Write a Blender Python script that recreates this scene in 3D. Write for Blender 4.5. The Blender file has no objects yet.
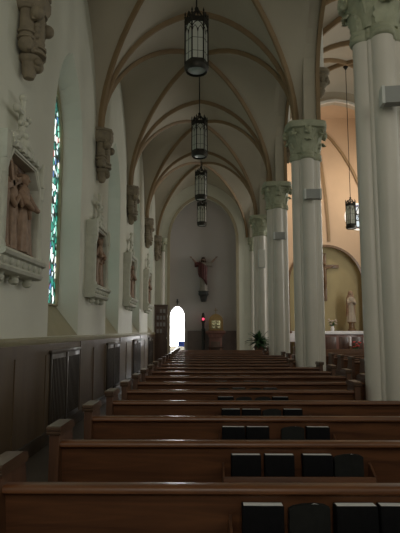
import bpy, bmesh, math, random
from mathutils import Vector, Matrix
random.seed(7)
PI = math.pi
sc = bpy.context.scene
COL = sc.collection
V = Vector
def lerp(a, b, t): return a + (b - a) * t

# ------------------------------------------------------------------ materials
def new_mat(name):
    m = bpy.data.materials.new(name); m.use_nodes = True
    nt = m.node_tree
    return m, nt, nt.nodes.get('Principled BSDF')
def lin(c): return tuple(((x / 12.92) if x <= .04045 else ((x + .055) / 1.055) ** 2.4) for x in c)
def col4(c): return (c[0], c[1], c[2], 1)
def paint(name, c, rough=.6, var=.10, scale=3.0, bump=.05, bscale=40, spec=.4, metal=0, coat=0):
    """mottled painted / plaster / metal surface"""
    m, nt, b = new_mat(name)
    tc = nt.nodes.new('ShaderNodeTexCoord')
    n = nt.nodes.new('ShaderNodeTexNoise'); n.inputs['Scale'].default_value = scale; n.inputs['Detail'].default_value = 5
    nt.links.new(tc.outputs['Object'], n.inputs['Vector'])
    r = nt.nodes.new('ShaderNodeValToRGB')
    r.color_ramp.elements[0].position = .3; r.color_ramp.elements[1].position = .72
    r.color_ramp.elements[0].color = col4([x * (1 - var) for x in c]); r.color_ramp.elements[1].color = col4([min(1, x * (1 + var)) for x in c])
    nt.links.new(n.outputs['Fac'], r.inputs['Fac']); nt.links.new(r.outputs['Color'], b.inputs['Base Color'])
    b.inputs['Roughness'].default_value = rough; b.inputs['Metallic'].default_value = metal
    b.inputs['Specular IOR Level'].default_value = spec
    if coat: b.inputs['Coat Weight'].default_value = coat; b.inputs['Coat Roughness'].default_value = .15
    if bump:
        n2 = nt.nodes.new('ShaderNodeTexNoise'); n2.inputs['Scale'].default_value = bscale; n2.inputs['Detail'].default_value = 3
        nt.links.new(tc.outputs['Object'], n2.inputs['Vector'])
        bp = nt.nodes.new('ShaderNodeBump'); bp.inputs['Strength'].default_value = bump; bp.inputs['Distance'].default_value = .02
        nt.links.new(n2.outputs['Fac'], bp.inputs['Height']); nt.links.new(bp.outputs['Normal'], b.inputs['Normal'])
    return m
def wood(name, c1, c2, rough=.35, axis='X', scale=1.0, coat=.3):
    m, nt, b = new_mat(name)
    tc = nt.nodes.new('ShaderNodeTexCoord')
    mp = nt.nodes.new('ShaderNodeMapping')
    s = {'X': (1.2, 14, 14), 'Y': (14, 1.2, 14), 'Z': (14, 14, 1.2)}[axis]
    mp.inputs['Scale'].default_value = [k * scale for k in s]
    nt.links.new(tc.outputs['Object'], mp.inputs['Vector'])
    n = nt.nodes.new('ShaderNodeTexNoise'); n.inputs['Scale'].default_value = 1.6; n.inputs['Detail'].default_value = 7; n.inputs['Distortion'].default_value = .6
    nt.links.new(mp.outputs['Vector'], n.inputs['Vector'])
    r = nt.nodes.new('ShaderNodeValToRGB'); r.color_ramp.elements[0].position = .32; r.color_ramp.elements[1].position = .68
    r.color_ramp.elements[0].color = col4(c1); r.color_ramp.elements[1].color = col4(c2)
    nt.links.new(n.outputs['Fac'], r.inputs['Fac']); nt.links.new(r.outputs['Color'], b.inputs['Base Color'])
    b.inputs['Roughness'].default_value = rough
    b.inputs['Coat Weight'].default_value = coat; b.inputs['Coat Roughness'].default_value = .12
    return m
def emit(name, c, s):
    m, nt, b = new_mat(name)
    b.inputs['Base Color'].default_value = col4(c); b.inputs['Emission Color'].default_value = col4(c); b.inputs['Emission Strength'].default_value = s
    return m
def stained(name, strength, scale=9.0, cols=None):
    """leaded coloured glass with daylight behind it"""
    m, nt, b = new_mat(name)
    L = nt.links; N = nt.nodes
    tc = N.new('ShaderNodeTexCoord')
    mp = N.new('ShaderNodeMapping'); mp.inputs['Scale'].default_value = (1, 1, .7)
    L.new(tc.outputs['Object'], mp.inputs['Vector'])
    v = N.new('ShaderNodeTexVoronoi'); v.inputs['Scale'].default_value = scale
    L.new(mp.outputs['Vector'], v.inputs['Vector'])
    ve = N.new('ShaderNodeTexVoronoi'); ve.feature = 'DISTANCE_TO_EDGE'; ve.inputs['Scale'].default_value = scale
    L.new(mp.outputs['Vector'], ve.inputs['Vector'])
    sp = N.new('ShaderNodeSeparateColor'); L.new(v.outputs['Color'], sp.inputs['Color'])
    r = N.new('ShaderNodeValToRGB'); r.color_ramp.interpolation = 'CONSTANT'
    cols = cols or [(0, (.88, .97, .90)), (.16, (.02, .20, .15)), (.36, (.07, .14, .34)), (.45, (.66, .84, .84)), (.60, (.02, .08, .065)), (.84, (.40, .05, .05)), (.87, (.20, .50, .40))]
    e = r.color_ramp.elements
    e[0].position = 0; e[0].color = col4(cols[0][1]); e[1].position = cols[1][0]; e[1].color = col4(cols[1][1])
    for p, c in cols[2:]:
        k = e.new(p); k.color = col4(c)
    L.new(sp.outputs['Red'], r.inputs['Fac'])
    mt = N.new('ShaderNodeMath'); mt.operation = 'GREATER_THAN'; mt.inputs[1].default_value = .09
    L.new(ve.outputs['Distance'], mt.inputs[0])
    mx = N.new('ShaderNodeMix'); mx.data_type = 'RGBA'; mx.inputs['A'].default_value = (.004, .004, .004, 1)
    L.new(mt.outputs[0], mx.inputs['Factor']); L.new(r.outputs['Color'], mx.inputs['B'])
    L.new(mx.outputs['Result'], b.inputs['Emission Color'])
    b.inputs['Emission Strength'].default_value = strength
    b.inputs['Base Color'].default_value = (.02, .02, .02, 1); b.inputs['Roughness'].default_value = .3
    return m

M = {}
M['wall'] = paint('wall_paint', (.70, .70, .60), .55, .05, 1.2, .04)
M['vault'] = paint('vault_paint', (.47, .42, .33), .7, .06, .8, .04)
M['rib'] = paint('rib_paint', (.27, .185, .10), .6, .10, 3, .03)
M['ribpale'] = paint('rib_pale_paint', (.42, .36, .25), .6, .08, 3, .03)
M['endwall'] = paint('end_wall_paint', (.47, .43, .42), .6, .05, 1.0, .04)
M['column'] = paint('column_paint', (.70, .655, .58), .32, .05, 1.5, .03, spec=.5)
M['capital'] = paint('capital_paint', (.40, .41, .29), .5, .15, 9, .10)
M['corbel'] = paint('corbel_stone', (.24, .20, .14), .7, .18, 10, .15)
M['frame'] = paint('station_frame_stone', (.62, .62, .53), .6, .08, 8, .08)
M['relief'] = paint('station_relief_clay', (.31, .205, .14), .6, .22, 14, .15)
M['niche'] = paint('station_niche', (.20, .135, .10), .7, .12, 6, .05)
M['wains'] = wood('wainscot_wood', (.09, .057, .029), (.115, .075, .04), .45, 'Z', .35, .1)
M['wainsdark'] = wood('wainscot_dark', (.034, .024, .015), (.052, .037, .023), .5, 'Z', .5, .1)
M['ledge'] = paint('ledge_paint', (.36, .32, .2), .45, .08, 4, .02)
M['pew'] = wood('pew_oak', (.07, .025, .010), (.16, .063, .024), .5, 'X', 1.0, .03)
M['pewrail'] = wood('pew_rail_oak', (.095, .034, .013), (.18, .07, .027), .36, 'X', 1.0, .08)
M['pewend'] = wood('pew_end_oak', (.07, .029, .014), (.125, .054, .025), .45, 'Z', 1.0, .05)
M['pewcap'] = wood('pew_cap_oak', (.075, .042, .026), (.12, .07, .044), .3, 'Y', 1.0, .25)
M['darkwood'] = wood('dark_wood', (.05, .022, .013), (.09, .04, .022), .4, 'Z', 1.0, .2)
M['altarwood'] = wood('altar_wood', (.12, .04, .03), (.19, .075, .05), .45, 'Z', 1.0, .2)
M['rackwood'] = wood('rack_wood', (.085, .052, .04), (.12, .075, .055), .5, 'Z', 1.0, .05)
M['floor'] = paint('floor_tile', (.10, .085, .07), .35, .2, 2, .02)
M['bookcover'] = paint('black_leatherette', (.006, .006, .007), .7, .2, 30, .1, spec=.08)
M['bookgreen'] = paint('dark_softcover', (.016, .017, .016), .45, .2, 30, .05, spec=.15)
M['pages'] = paint('page_edges', (.96, .96, .96), .6, .03, 60, .05)
M['iron'] = paint('dark_bronze', (.035, .032, .026), .45, .2, 12, .05, metal=.6)
def frosted(name, c):
    m, nt, b = new_mat(name); b.inputs['Base Color'].default_value = col4(c); b.inputs['Roughness'].default_value = .4
    tl = nt.nodes.new('ShaderNodeBsdfTranslucent'); tl.inputs['Color'].default_value = col4(c)
    mx = nt.nodes.new('ShaderNodeMixShader'); mx.inputs[0].default_value = .55
    out = nt.nodes.get('Material Output')
    nt.links.new(b.outputs[0], mx.inputs[1]); nt.links.new(tl.outputs[0], mx.inputs[2]); nt.links.new(mx.outputs[0], out.inputs['Surface'])
    return m
M['lampglass'] = frosted('frosted_lantern_glass', (.86, .87, .82))
M['lampbottom'] = paint('lantern_diffuser', (.55, .58, .56), .3, .08, 20, .05)
M['speaker'] = paint('speaker_grey', (.34, .345, .33), .45, .05, 8, .03)
M['speakerlight'] = paint('speaker_pale', (.66, .67, .64), .35, .04, 8, .02)
M['apse'] = paint('apse_peach', (.60, .44, .30), .6, .05, 1.0, .03)
M['lunette'] = paint('lunette_ochre', (.36, .30, .155), .6, .08, 1.3, .03)
M['endwains'] = paint('end_wainscot', (.20, .155, .14), .5, .1, 3, .03)
M['white'] = paint('white_trim', (.78, .76, .70), .5, .05, 3, .02)
M['gold'] = paint('brass_gold', (.26, .17, .07), .35, .12, 10, .03, metal=.6)
M['goldpale'] = paint('polished_brass', (.95, .82, .52), .22, .25, 14, .05, metal=.75)
M['red'] = paint('mantle_red', (.075, .015, .014), .55, .18, 6, .05)
M['robe'] = paint('robe_cream', (.23, .20, .17), .6, .12, 6, .05)
M['skin'] = paint('statue_skin', (.24, .15, .11), .5, .08, 8, .02)
M['hair'] = paint('statue_hair', (.05, .03, .02), .6, .15, 20, .1)
M['darkstone'] = paint('dark_stone', (.045, .045, .043), .6, .15, 8, .08)
M['statuewhite'] = paint('statue_plaster', (.38, .32, .25), .55, .1, 8, .05)
M['crosswood'] = wood('cross_wood', (.11, .06, .025), (.17, .095, .04), .45, 'Z', 1.5, .2)
M['cloth'] = paint('altar_linen', (.72, .72, .74), .8, .05, 12, .08)
M['blue'] = paint('blue_upholstery', (.05, .10, .42), .7, .1, 20, .1)
M['leaf'] = paint('plant_leaf', (.035, .085, .03), .5, .35, 5, .04)
M['pot'] = paint('plant_pot', (.12, .07, .05), .6, .1, 6, .05)
M['petalred'] = paint('red_petals', (.45, .05, .05), .6, .2, 10, .02)
M['petalwhite'] = paint('white_petals', (.62, .52, .50), .6, .15, 10, .02)
M['paper'] = paint('leaflet_paper', (.26, .24, .24), .7, .12, 5, .02)
M['vest'] = paint('vestibule_paint', (.85, .82, .76), .6, .03, 2, .02)
M['borderglass'] = emit('pale_border_glass', (1.0, .96, .86), .55)
M['lead'] = paint('window_lead', (.03, .03, .032), .5, .1, 10, .02)
M['redglass'] = emit('red_votive_glass', (1.0, .05, .12), 2.4)
M['stained'] = stained('stained_glass', 1.75, 13)
M['stainedsmall'] = stained('stained_glass_round', .9, 5, [(0, (.9, .9, .85)), (.3, (.10, .18, .55)), (.5, (.55, .05, .07)), (.65, (.75, .85, .9)), (.85, (.5, .12, .3))])
M['sky'] = emit('daylight_glass', (.97, .98, .90), 1.1)
M['skyrear'] = emit('daylight_rear_glass', (1.0, .95, .85), 2.7)
M['skydoor'] = emit('daylight_doorway', (1.0, 1.0, 1.0), 9.0)
M['skysoft'] = emit('daylight_obscured_glass', (.95, .98, .88), 7.0)
M['skyfill'] = emit('end_jamb_fill_glass', (1.0, .98, .92), 7.5)  # strong glow of the unseen nave pane added for the end jamb

# ------------------------------------------------------------------ mesh builder
class MB:
    def __init__(s): s.v = []; s.f = []
    def add(s, vs, fs, mtx=None):
        o = len(s.v)
        s.v += [tuple(mtx @ V(p)) if mtx else tuple(p) for p in vs]
        s.f += [tuple(i + o for i in f) for f in fs]
        return s
    def box(s, x0, x1, y0, y1, z0, z1, bev=0, mtx=None):
        if bev <= 0:
            vs = [(x, y, z) for z in (z0, z1) for y in (y0, y1) for x in (x0, x1)]
            fs = [(0, 2, 3, 1), (4, 5, 7, 6), (0, 1, 5, 4), (2, 6, 7, 3), (0, 4, 6, 2), (1, 3, 7, 5)]
            return s.add(vs, fs, mtx)
        bm = bmesh.new(); bmesh.ops.create_cube(bm, size=1)
        for v in bm.verts:
            v.co = V((lerp(x0, x1, v.co.x + .5), lerp(y0, y1, v.co.y + .5), lerp(z0, z1, v.co.z + .5)))
        bmesh.ops.bevel(bm, geom=bm.edges[:], offset=min(bev, .45 * min(abs(x1 - x0), abs(y1 - y0), abs(z1 - z0))), segments=2, affect='EDGES', profile=.5)
        bm.verts.index_update()
        s.add([v.co[:] for v in bm.verts], [[v.index for v in f.verts] for f in bm.faces], mtx); bm.free()
        return s
    def prism(s, pts, axis, a, b, mtx=None):
        """2-D outline extruded along axis from a to b (outline in the other two axes, cyclic order)"""
        def mk(p, t):
            return {'X': (t, p[0], p[1]), 'Y': (p[0], t, p[1]), 'Z': (p[0], p[1], t)}[axis]
        n = len(pts)
        vs = [mk(p, a) for p in pts] + [mk(p, b) for p in pts]
        fs = [tuple(range(n))[::-1], tuple(range(n, 2 * n))] + [(i, (i + 1) % n, n + (i + 1) % n, n + i) for i in range(n)]
        return s.add(vs, fs, mtx)
    def loft(s, rings, cap=True, closed=True, mtx=None):
        n = len(rings[0]); vs = [p for r in rings for p in r]; fs = []
        for k in range(len(rings) - 1):
            for i in range(n if closed else n - 1):
                j = (i + 1) % n
                fs.append((k * n + i, k * n + j, (k + 1) * n + j, (k + 1) * n + i))
        if cap:
            fs.append(tuple(range(n))[::-1]); fs.append(tuple((len(rings) - 1) * n + i for i in range(n)))
        return s.add(vs, fs, mtx)
    def lathe(s, prof, seg=20, c=(0, 0, 0), mtx=None, sx=1, sy=1):
        rings = [[(c[0] + r * sx * math.cos(2 * PI * i / seg), c[1] + r * sy * math.sin(2 * PI * i / seg), c[2] + z) for i in range(seg)] for r, z in prof]
        return s.loft(rings, mtx=mtx)
    def ball(s, c, r, seg=12, rz=None, mtx=None):
        rz = rz or r; m = 8
        prof = [(max(.0005, r * math.sin(PI * k / m)), -rz * math.cos(PI * k / m)) for k in range(m + 1)]
        return s.lathe(prof, seg, c, mtx)
    def tube(s, pts, r, seg=8, mtx=None):
        pts = [V(p) for p in pts]; rings = []
        rr = r if isinstance(r, (list, tuple)) else [r] * len(pts)
        up = None
        for i, p in enumerate(pts):
            t = (pts[min(i + 1, len(pts) - 1)] - pts[max(i - 1, 0)]).normalized()
            if up is None: up = V((0, 0, 1)) if abs(t.z) < .9 else V((1, 0, 0))
            a = t.cross(up).normalized(); b = a.cross(t).normalized(); up = b
            rings.append([tuple(p + (a * math.cos(2 * PI * k / seg) + b * math.sin(2 * PI * k / seg)) * rr[i]) for k in range(seg)])
        return s.loft(rings, mtx=mtx)
    def sweep(s, pts, binorm, prof, mtx=None):
        """profile (u along binormal, w along the in-plane normal) swept along a planar path"""
        pts = [V(p) for p in pts]; B = V(binorm).normalized(); rings = []
        for i, p in enumerate(pts):
            t = (pts[min(i + 1, len(pts) - 1)] - pts[max(i - 1, 0)]).normalized()
            nrm = t.cross(B).normalized()
            rings.append([tuple(p + B * u + nrm * w) for u, w in prof])
        return s.loft(rings, mtx=mtx)
    def build(s, name, m, parent=None, smooth=38, loc=None):
        me = bpy.data.meshes.new(name); me.from_pydata(s.v, [], s.f); me.update()
        bm = bmesh.new(); bm.from_mesh(me); bmesh.ops.recalc_face_normals(bm, faces=bm.faces[:]); bm.to_mesh(me); bm.free()
        me.materials.append(m)
        if smooth:
            me.polygons.foreach_set('use_smooth', [True] * len(me.polygons)); me.set_sharp_from_angle(angle=math.radians(smooth))
        o = bpy.data.objects.new(name, me); COL.objects.link(o)
        if parent: o.parent = parent
        if loc: o.location = loc
        return o
def thing(name, label, cat, loc=(0, 0, 0), rz=0, group=None):
    o = bpy.data.objects.new(name, None); COL.objects.link(o); o.empty_display_size = .1
    o.location = loc; o.rotation_euler = (0, 0, rz)
    return tag(o, label, cat, group)
def tag(o, label, cat, group=None):
    o['label'] = label; o['category'] = cat
    if group: o['group'] = group
    return o
def struct(o): o['kind'] = 'structure'; return o
def copy_tree(o, parent=None):
    c = o.copy(); COL.objects.link(c)
    if parent: c.parent = parent
    for ch in [k for k in o.children]: copy_tree(ch, c)
    return c
def skin_mesh(name, verts, edges, radii, m, parent=None, levels=2, root=0):
    me = bpy.data.meshes.new(name + '_net'); me.from_pydata(verts, edges, []); me.update()
    ob = bpy.data.objects.new(name + '_net', me); COL.objects.link(ob)
    md = ob.modifiers.new('s', 'SKIN'); md.use_smooth_shade = True
    for i, r in enumerate(radii):
        d = me.skin_vertices[0].data[i]; d.radius = (r, r) if not isinstance(r, tuple) else r; d.use_root = (i == root)
    sb = ob.modifiers.new('u', 'SUBSURF'); sb.levels = levels; sb.render_levels = levels
    dg = bpy.context.evaluated_depsgraph_get(); dg.update()
    res = bpy.data.meshes.new_from_object(ob.evaluated_get(dg))
    bpy.data.objects.remove(ob); bpy.data.meshes.remove(me)
    vs = [v.co[:] for v in res.vertices]; fs = [tuple(p.vertices) for p in res.polygons]
    bpy.data.meshes.remove(res)
    return vs, fs
ORD = ['first', 'second', 'third', 'fourth', 'fifth', 'sixth', 'seventh', 'eighth', 'ninth', 'tenth', 'eleventh', 'twelfth', 'thirteenth', 'fourteenth', 'fifteenth', 'sixteenth', 'seventeenth', 'eighteenth', 'nineteenth']

# ------------------------------------------------------------------ plan (metres; camera at the origin of X and Y)
EYE = 1.53
BAY = 4.1; Y0 = 5.75                       # pier line k stands at Y0 + k*BAY
AC, AA = -.14, 1.96                        # side-aisle vault: centre line, half span
SPR, RISE = 5.53, 2.47
WL = -2.18                                 # face of the left wall
AR0, AR1 = 1.92, 2.2                      # arcade wall faces
NC, NA = 5.8, 3.45                         # nave centre, half span
NSPR, NRISE = 8.7, 3.5
YEND = 22.15
KS = range(-2, 5)                          # pier lines
def pier(k): return Y0 + k * BAY
def arch(x, a, R):
    x = min(abs(x), a)
    r = (a * a + R * R) / (2 * a)
    zp = math.sqrt(max(0, r * r - (x - (a - r)) ** 2)); ze = R * math.sqrt(max(0, 1 - (x / a) ** 2))
    return .6 * zp + .4 * ze

# ------------------------------------------------------------------ vaults
def vault(name, c, a, spr, R, k0, k1, ext_l, ext_r, mat, dome):
    b = BAY / 2; n = 14
    ts = [math.sin(PI / 2 * i / n) for i in range(-n, n + 1)]
    mb = MB()
    for k in range(k0, k1):
        yc = pier(k) + b
        xs = [c - a - ext_l] + [c + a * t for t in ts] + [c + a + ext_r]
        tx = [-1] + ts + [1]
        vs = []; fs = []
        W = len(xs)
        for j, ty in enumerate(ts):
            for i, x in enumerate(xs):
                t = tx[i]
                z = spr + max(arch(a * t, a, R), arch(a * ty, a, R)) + dome * (1 - t * t) * (1 - ty * ty)
                vs.append((x, yc + b * ty, z))
        for j in range(len(ts) - 1):
            for i in range(W - 1):
                p, q, r, s_ = j * W + i, j * W + i + 1, (j + 1) * W + i + 1, (j + 1) * W + i
                if 0 < i < W - 2 and (i - 1 + j) == 2 * n - 1: fs += [(p, q, s_), (q, r, s_)]
                elif 0 < i < W - 2 and (i - 1) == j: fs += [(p, q, r), (p, r, s_)]
                else: fs.append((p, q, r, s_))
        mb.add(vs, fs)
    return struct(mb.build(name, mat, smooth=30))
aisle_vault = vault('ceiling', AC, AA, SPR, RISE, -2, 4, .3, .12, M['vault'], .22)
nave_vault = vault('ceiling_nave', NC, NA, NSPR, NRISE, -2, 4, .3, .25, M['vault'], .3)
RIBP = [(-.075, .02), (-.075, -.05), (-.03, -.12), (.03, -.12), (.075, -.05), (.075, .02)]
def flip(p, s): return [(u * s, w * s) for u, w in p]
def rib_path(c, a, spr, R, y0, y1, dome, n=26, x0=-1, x1=1):
    pts = []
    for i in range(n + 1):
        th = lerp(-PI / 2, PI / 2, i / n); t = math.sin(th)
        if t < x0 - 1e-6 or t > x1 + 1e-6: continue
        ty = 0 if y0 == y1 else t
        dz = dome * (1 - t * t) ** 2 if y0 != y1 else 0
        pts.append((c + a * t, lerp(y0, y1, (t + 1) / 2), spr + arch(a * t, a, R) + dz))
    return pts
def ribs(prefix, c, a, spr, R, dome, k0, k1, sz, trans_last=True):
    i = 0
    for k in range(k0, k1 + 1):
        todo = []
        if k < k1 or trans_last: todo.append((pier(k), pier(k)))
        if k < k1: todo += [(pier(k), pier(k + 1)), (pier(k + 1), pier(k))]
        for y0, y1 in todo:
            pts = rib_path(c, a, spr, R, y0, y1, dome)
            d = (V(pts[-1]) - V(pts[0])); d.z = 0; d.normalize()
            B = V((0, 0, 1)).cross(d)
            # in-plane normal = t x B ; want +w pointing outward (up)
            t = V((0, 0, 1)); test = d.cross(B)
            s = 1 if test.z > 0 else -1
            mb = MB(); mb.sweep(pts, B, [(u * sz, w * sz * s) for u, w in RIBP])
            i += 1
            struct(mb.build('trim_%s%d' % (prefix, i), M['rib']))
ribs('1', AC, AA, SPR, RISE, .22, -1, 4, .66, False)
ribs('2', NC, NA, NSPR, NRISE, .3, 0, 4, 1.1, False)

# ------------------------------------------------------------------ floor, left wall with splayed window openings
f = MB(); f.box(-2.9, 9.6, -4.2, 26.2, -.1, 0); struct(f.build('floor', M['floor']))
WOFF = .16
HW, SPW, RW = .84, 4.55, 1.5              # opening half width, spring height, arch rise
SILL = 1.44; SILLG = 1.95; DEP = .36
def opening(yc, hw, sill, spr, rise, n=12):
    pts = [(yc - hw, sill), (yc - hw, spr)]
    for i in range(1, n):
        t = -math.cos(PI * i / n); pts.append((yc + hw * t, spr + arch(hw * t, hw, rise)))
    pts += [(yc + hw, spr), (yc + hw, sill)]
    return pts
wl = MB(); win_y = []
TOP = 8.75
ye = YEND + .6
bays = [(pier(k) + WOFF, pier(k + 1) + WOFF) for k in range(-2, 4)]
lasty = -4.2
for (ya, yb) in bays:
    yc = (ya + yb) / 2; win_y.append(yc)
    X = WL
    def q(y0, y1, z0, z1): wl.add([(X, y0, z0), (X, y1, z0), (X, y1, z1), (X, y0, z1)], [(0, 1, 2, 3)])
    q(lasty, yc - HW, 0, TOP); q(yc - HW, yc + HW, 0, SILL)
    op = opening(yc, HW, SILL, SPW, RW)
    ar = op[1:-1]
    for (p0, p1) in zip(ar[:-1], ar[1:]):
        wl.add([(X, p0[0], p0[1]), (X, p1[0], p1[1]), (X, p1[0], TOP), (X, p0[0], TOP)], [(0, 1, 2, 3)])
    inn = opening(yc, HW - .20, SILLG, SPW, RW - .3)
    for (p0, p1, g0, g1) in zip(op, op[1:] + op[:1], inn, inn[1:] + inn[:1]):
        wl.add([(X, p0[0], p0[1]), (X, p1[0], p1[1]), (X - DEP, g1[0], g1[1]), (X - DEP, g0[0], g0[1])], [(0, 1, 2, 3)])
    lasty = yc + HW
wl.add([(WL, lasty, 0), (WL, 26.2, 0), (WL, 26.2, TOP), (WL, lasty, TOP)], [(0, 1, 2, 3)])
struct(wl.build('wall_left', M['wall'], smooth=25))
for i, yc in enumerate(win_y):
    inn = opening(yc, HW - .19, SILLG - .01, SPW, RW - .29)
    g = MB(); g.add([(WL - DEP + .01, y - yc, z) for y, z in inn], [tuple(range(len(inn)))])
    mat = M['stained']
    w = struct(g.build('window_%d' % (i + 1), mat, smooth=0, loc=(0, yc, 0)))
    fr = MB()
    pts = [(WL - DEP + .03, y - yc, z) for y, z in inn]
    fr.tube(pts + [pts[0]], .04, 6)
    fr.build('window_frame', M['ledge'], w)
    fr = MB(); fr.box(WL - DEP + .015, WL - DEP + .05, -.02, .02, SILLG, SPW + RW - .35); fr.build('mullion', M['lead'], w)

sl = MB()
for yc in win_y:
    e = .006
    sl.add([(WL + e, yc - HW, SILL + e), (WL + e, yc + HW, SILL + e), (WL - DEP, yc + HW - .2, SILLG + e), (WL - DEP, yc - HW + .2, SILLG + e)], [(0, 1, 2, 3)])
struct(sl.build('trim_12', M['ledge'], smooth=0))
# wainscot along the left wall
w = MB(); w.box(WL - .02, WL + .035, -4, YEND - .05, .0, 1.38)
tr = struct(w.build('trim_3', M['wains']))
w = MB()
w.prism([(WL - .01, 1.345), (WL + .045, 1.345), (WL + .065, 1.39), (WL + .065, 1.42), (WL + .04, 1.435), (WL - .01, 1.435)], 'Y', -4, YEND - .05)
struct(w.build('trim_4', M['ledge']))
w = MB(); w.box(WL, WL + .06, -4, YEND - .05, 0, .18, .01); struct(w.build('baseboard_left', M['wainsdark']))
w = MB()
for yc in win_y + []:
    for y0, y1 in ((yc - 2.05, yc - .92), (yc + .92, yc + 2.05)):     # raised stiles on the piers
        w.box(WL + .02, WL + .046, y0, y0 + .07, .2, 1.2); w.box(WL + .02, WL + .046, y1 - .07, y1, .2, 1.2)
        w.box(WL + .02, WL + .046, y0, y1, 1.25, 1.35)
struct(w.build('trim_5', M['wains']))
for i, yc in enumerate(win_y):                                      # dark radiator screens under the windows
    t = thing('radiator_screen', 'dark brown twin-panelled radiator screen below the %s stained glass window from the rear' % ORD[i], 'radiator screen', (WL + .035, yc, 0), group='radiator screens')
    for s in (-1, 1):
        p = MB(); p.box(0, .03, s * .42 - .36, s * .42 + .36, .2, 1.2, .006)
        for k in range(9): p.box(.03, .042, s * .42 - .31 + k * .074, s * .42 - .28 + k * .074, .27, 1.13)
        p.build('grille', M['wainsdark'], t)
    p = MB(); p.box(0, .045, -.84, .84, 1.2, 1.25, .006); p.build('top_rail', M['wainsdark'], t)
    p = MB(); p.box(0, .045, -.035, .035, .19, 1.2, .006); p.build('stile', M['wainsdark'], t)

# ------------------------------------------------------------------ arcade wall between aisle and nave
aw = MB(); HA, ASPR, ARISE = BAY / 2 - .25, SPR + .75, 1.62
NTOP = 12.6
n = 20
for k in range(-2, 4):
    yc = pier(k) + BAY / 2
    pts = [(yc - BAY / 2, SPR - .02), (yc - HA, SPR - .02)]
    for i in range(0, n + 1):
        t = -math.cos(PI * i / n); pts.append((yc + HA * t, ASPR + arch(HA * t, HA, ARISE)))
    pts += [(yc + HA, SPR - .02), (yc + BAY / 2, SPR - .02)]
    for p0, p1 in zip(pts[:-1], pts[1:]):
        if abs(p1[0] - p0[0]) > 1e-5:
            for X in (AR0, AR1): aw.add([(X, p0[0], p0[1]), (X, p1[0], p1[1]), (X, p1[0], NTOP), (X, p0[0], NTOP)], [(0, 1, 2, 3)])
        aw.add([(AR0, p0[0], p0[1]), (AR1, p0[0], p0[1]), (AR1, p1[0], p1[1]), (AR0, p1[0], p1[1])], [(0, 1, 2, 3)])
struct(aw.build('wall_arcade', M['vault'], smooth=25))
j = 0
for k in range(-1, 4):
    yc = pier(k) + BAY / 2
    for X, sg in ((AR1, 1),):
        pts = []
        for i in range(0, 29):
            t = -math.cos(PI * i / 28); pts.append((X, yc + HA * t, ASPR - .02 + arch(HA * t, HA, ARISE)))
        pts = [(X, yc - HA, SPR)] + pts + [(X, yc + HA, SPR)]
        m_ = MB(); m_.sweep(pts, (1, 0, 0), [(-.045, .05), (-.045, -.03), (.03, -.03), (.03, .05)]); j += 1
        struct(m_.build('trim_6%d' % j, M['rib']))

# ------------------------------------------------------------------ columns
def lobed(scale=1.0, nseg=96):
    """cross-section of a clustered pier: four lobes with slim rolls between"""
    out = []
    cs = [(.16, 0, .122), (-.16, 0, .122), (0, .16, .122), (0, -.16, .122), (0, 0, .17)]
    for a in range(4):
        an = PI / 4 + a * PI / 2; cs.append((.185 * math.cos(an), .185 * math.sin(an), .026))
    for i in range(nseg):
        th = 2 * PI * i / nseg; d = V((math.cos(th), math.sin(th))); R = 0
        for cx, cy, r in cs:
            pr = d.x * cx + d.y * cy; q2 = cx * cx + cy * cy - pr * pr
            if q2 < r * r: R = max(R, pr + math.sqrt(r * r - q2))
        out.append((d.x * R * scale, d.y * R * scale))
    return out
def lob_ring(scale, z, round_=0.0, square=0.0, size=.285):
    b = lobed(1.0); out = []
    for (x, y) in b:
        r = math.hypot(x, y); th = math.atan2(y, x)
        rr = lerp(r, size, round_)
        if square:
            sq = size / max(abs(math.cos(th)), abs(math.sin(th))); rr = lerp(rr, min(sq, size * 1.3), square)
        out.append((math.cos(th) * rr * scale, math.sin(th) * rr * scale, z))
    return out
CB, CT = 4.83, 5.53
def leaf_mesh(mb, ang, r0, z0, h, wid, out_, curl=.07):
    """one curling acanthus leaf standing against the bell"""
    n = 9; rows = []
    for i in range(n):
        t = i / (n - 1)
        if t < .72: z = z0 + h * t / .72 * .95; r = r0 + out_ * (t / .72) ** 2
        else:
            u = (t - .72) / .28 * PI * .95; z = z0 + h * .95 + curl * .5 * math.sin(u) ; r = r0 + out_ + curl * (1 - math.cos(u)) * .55
            z -= curl * .45 * (u / PI)
        w_ = wid * (.75 + .35 * math.sin(PI * min(1, t * 1.15))) * (1 if t < .8 else 1 - (t - .8) * 2.2)
        w_ *= 1 + .12 * math.sin(t * 22)
        rows.append((r, z, w_))
    d = V((math.cos(ang), math.sin(ang), 0)); p = V((-d.y, d.x, 0))
    front = []; back = []
    for r, z, w_ in rows:
        fr = []
        for u, bulge in ((-1, -.012), (-.5, .006), (0, .022), (.5, .006), (1, -.012)):
            fr.append(d * (r + bulge) + p * (u * w_ * .5) + V((0, 0, z)))
        front.append([tuple(q) for q in fr] + [tuple(q - d * .03) for q in reversed(fr)])
    mb.loft(front)
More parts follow.
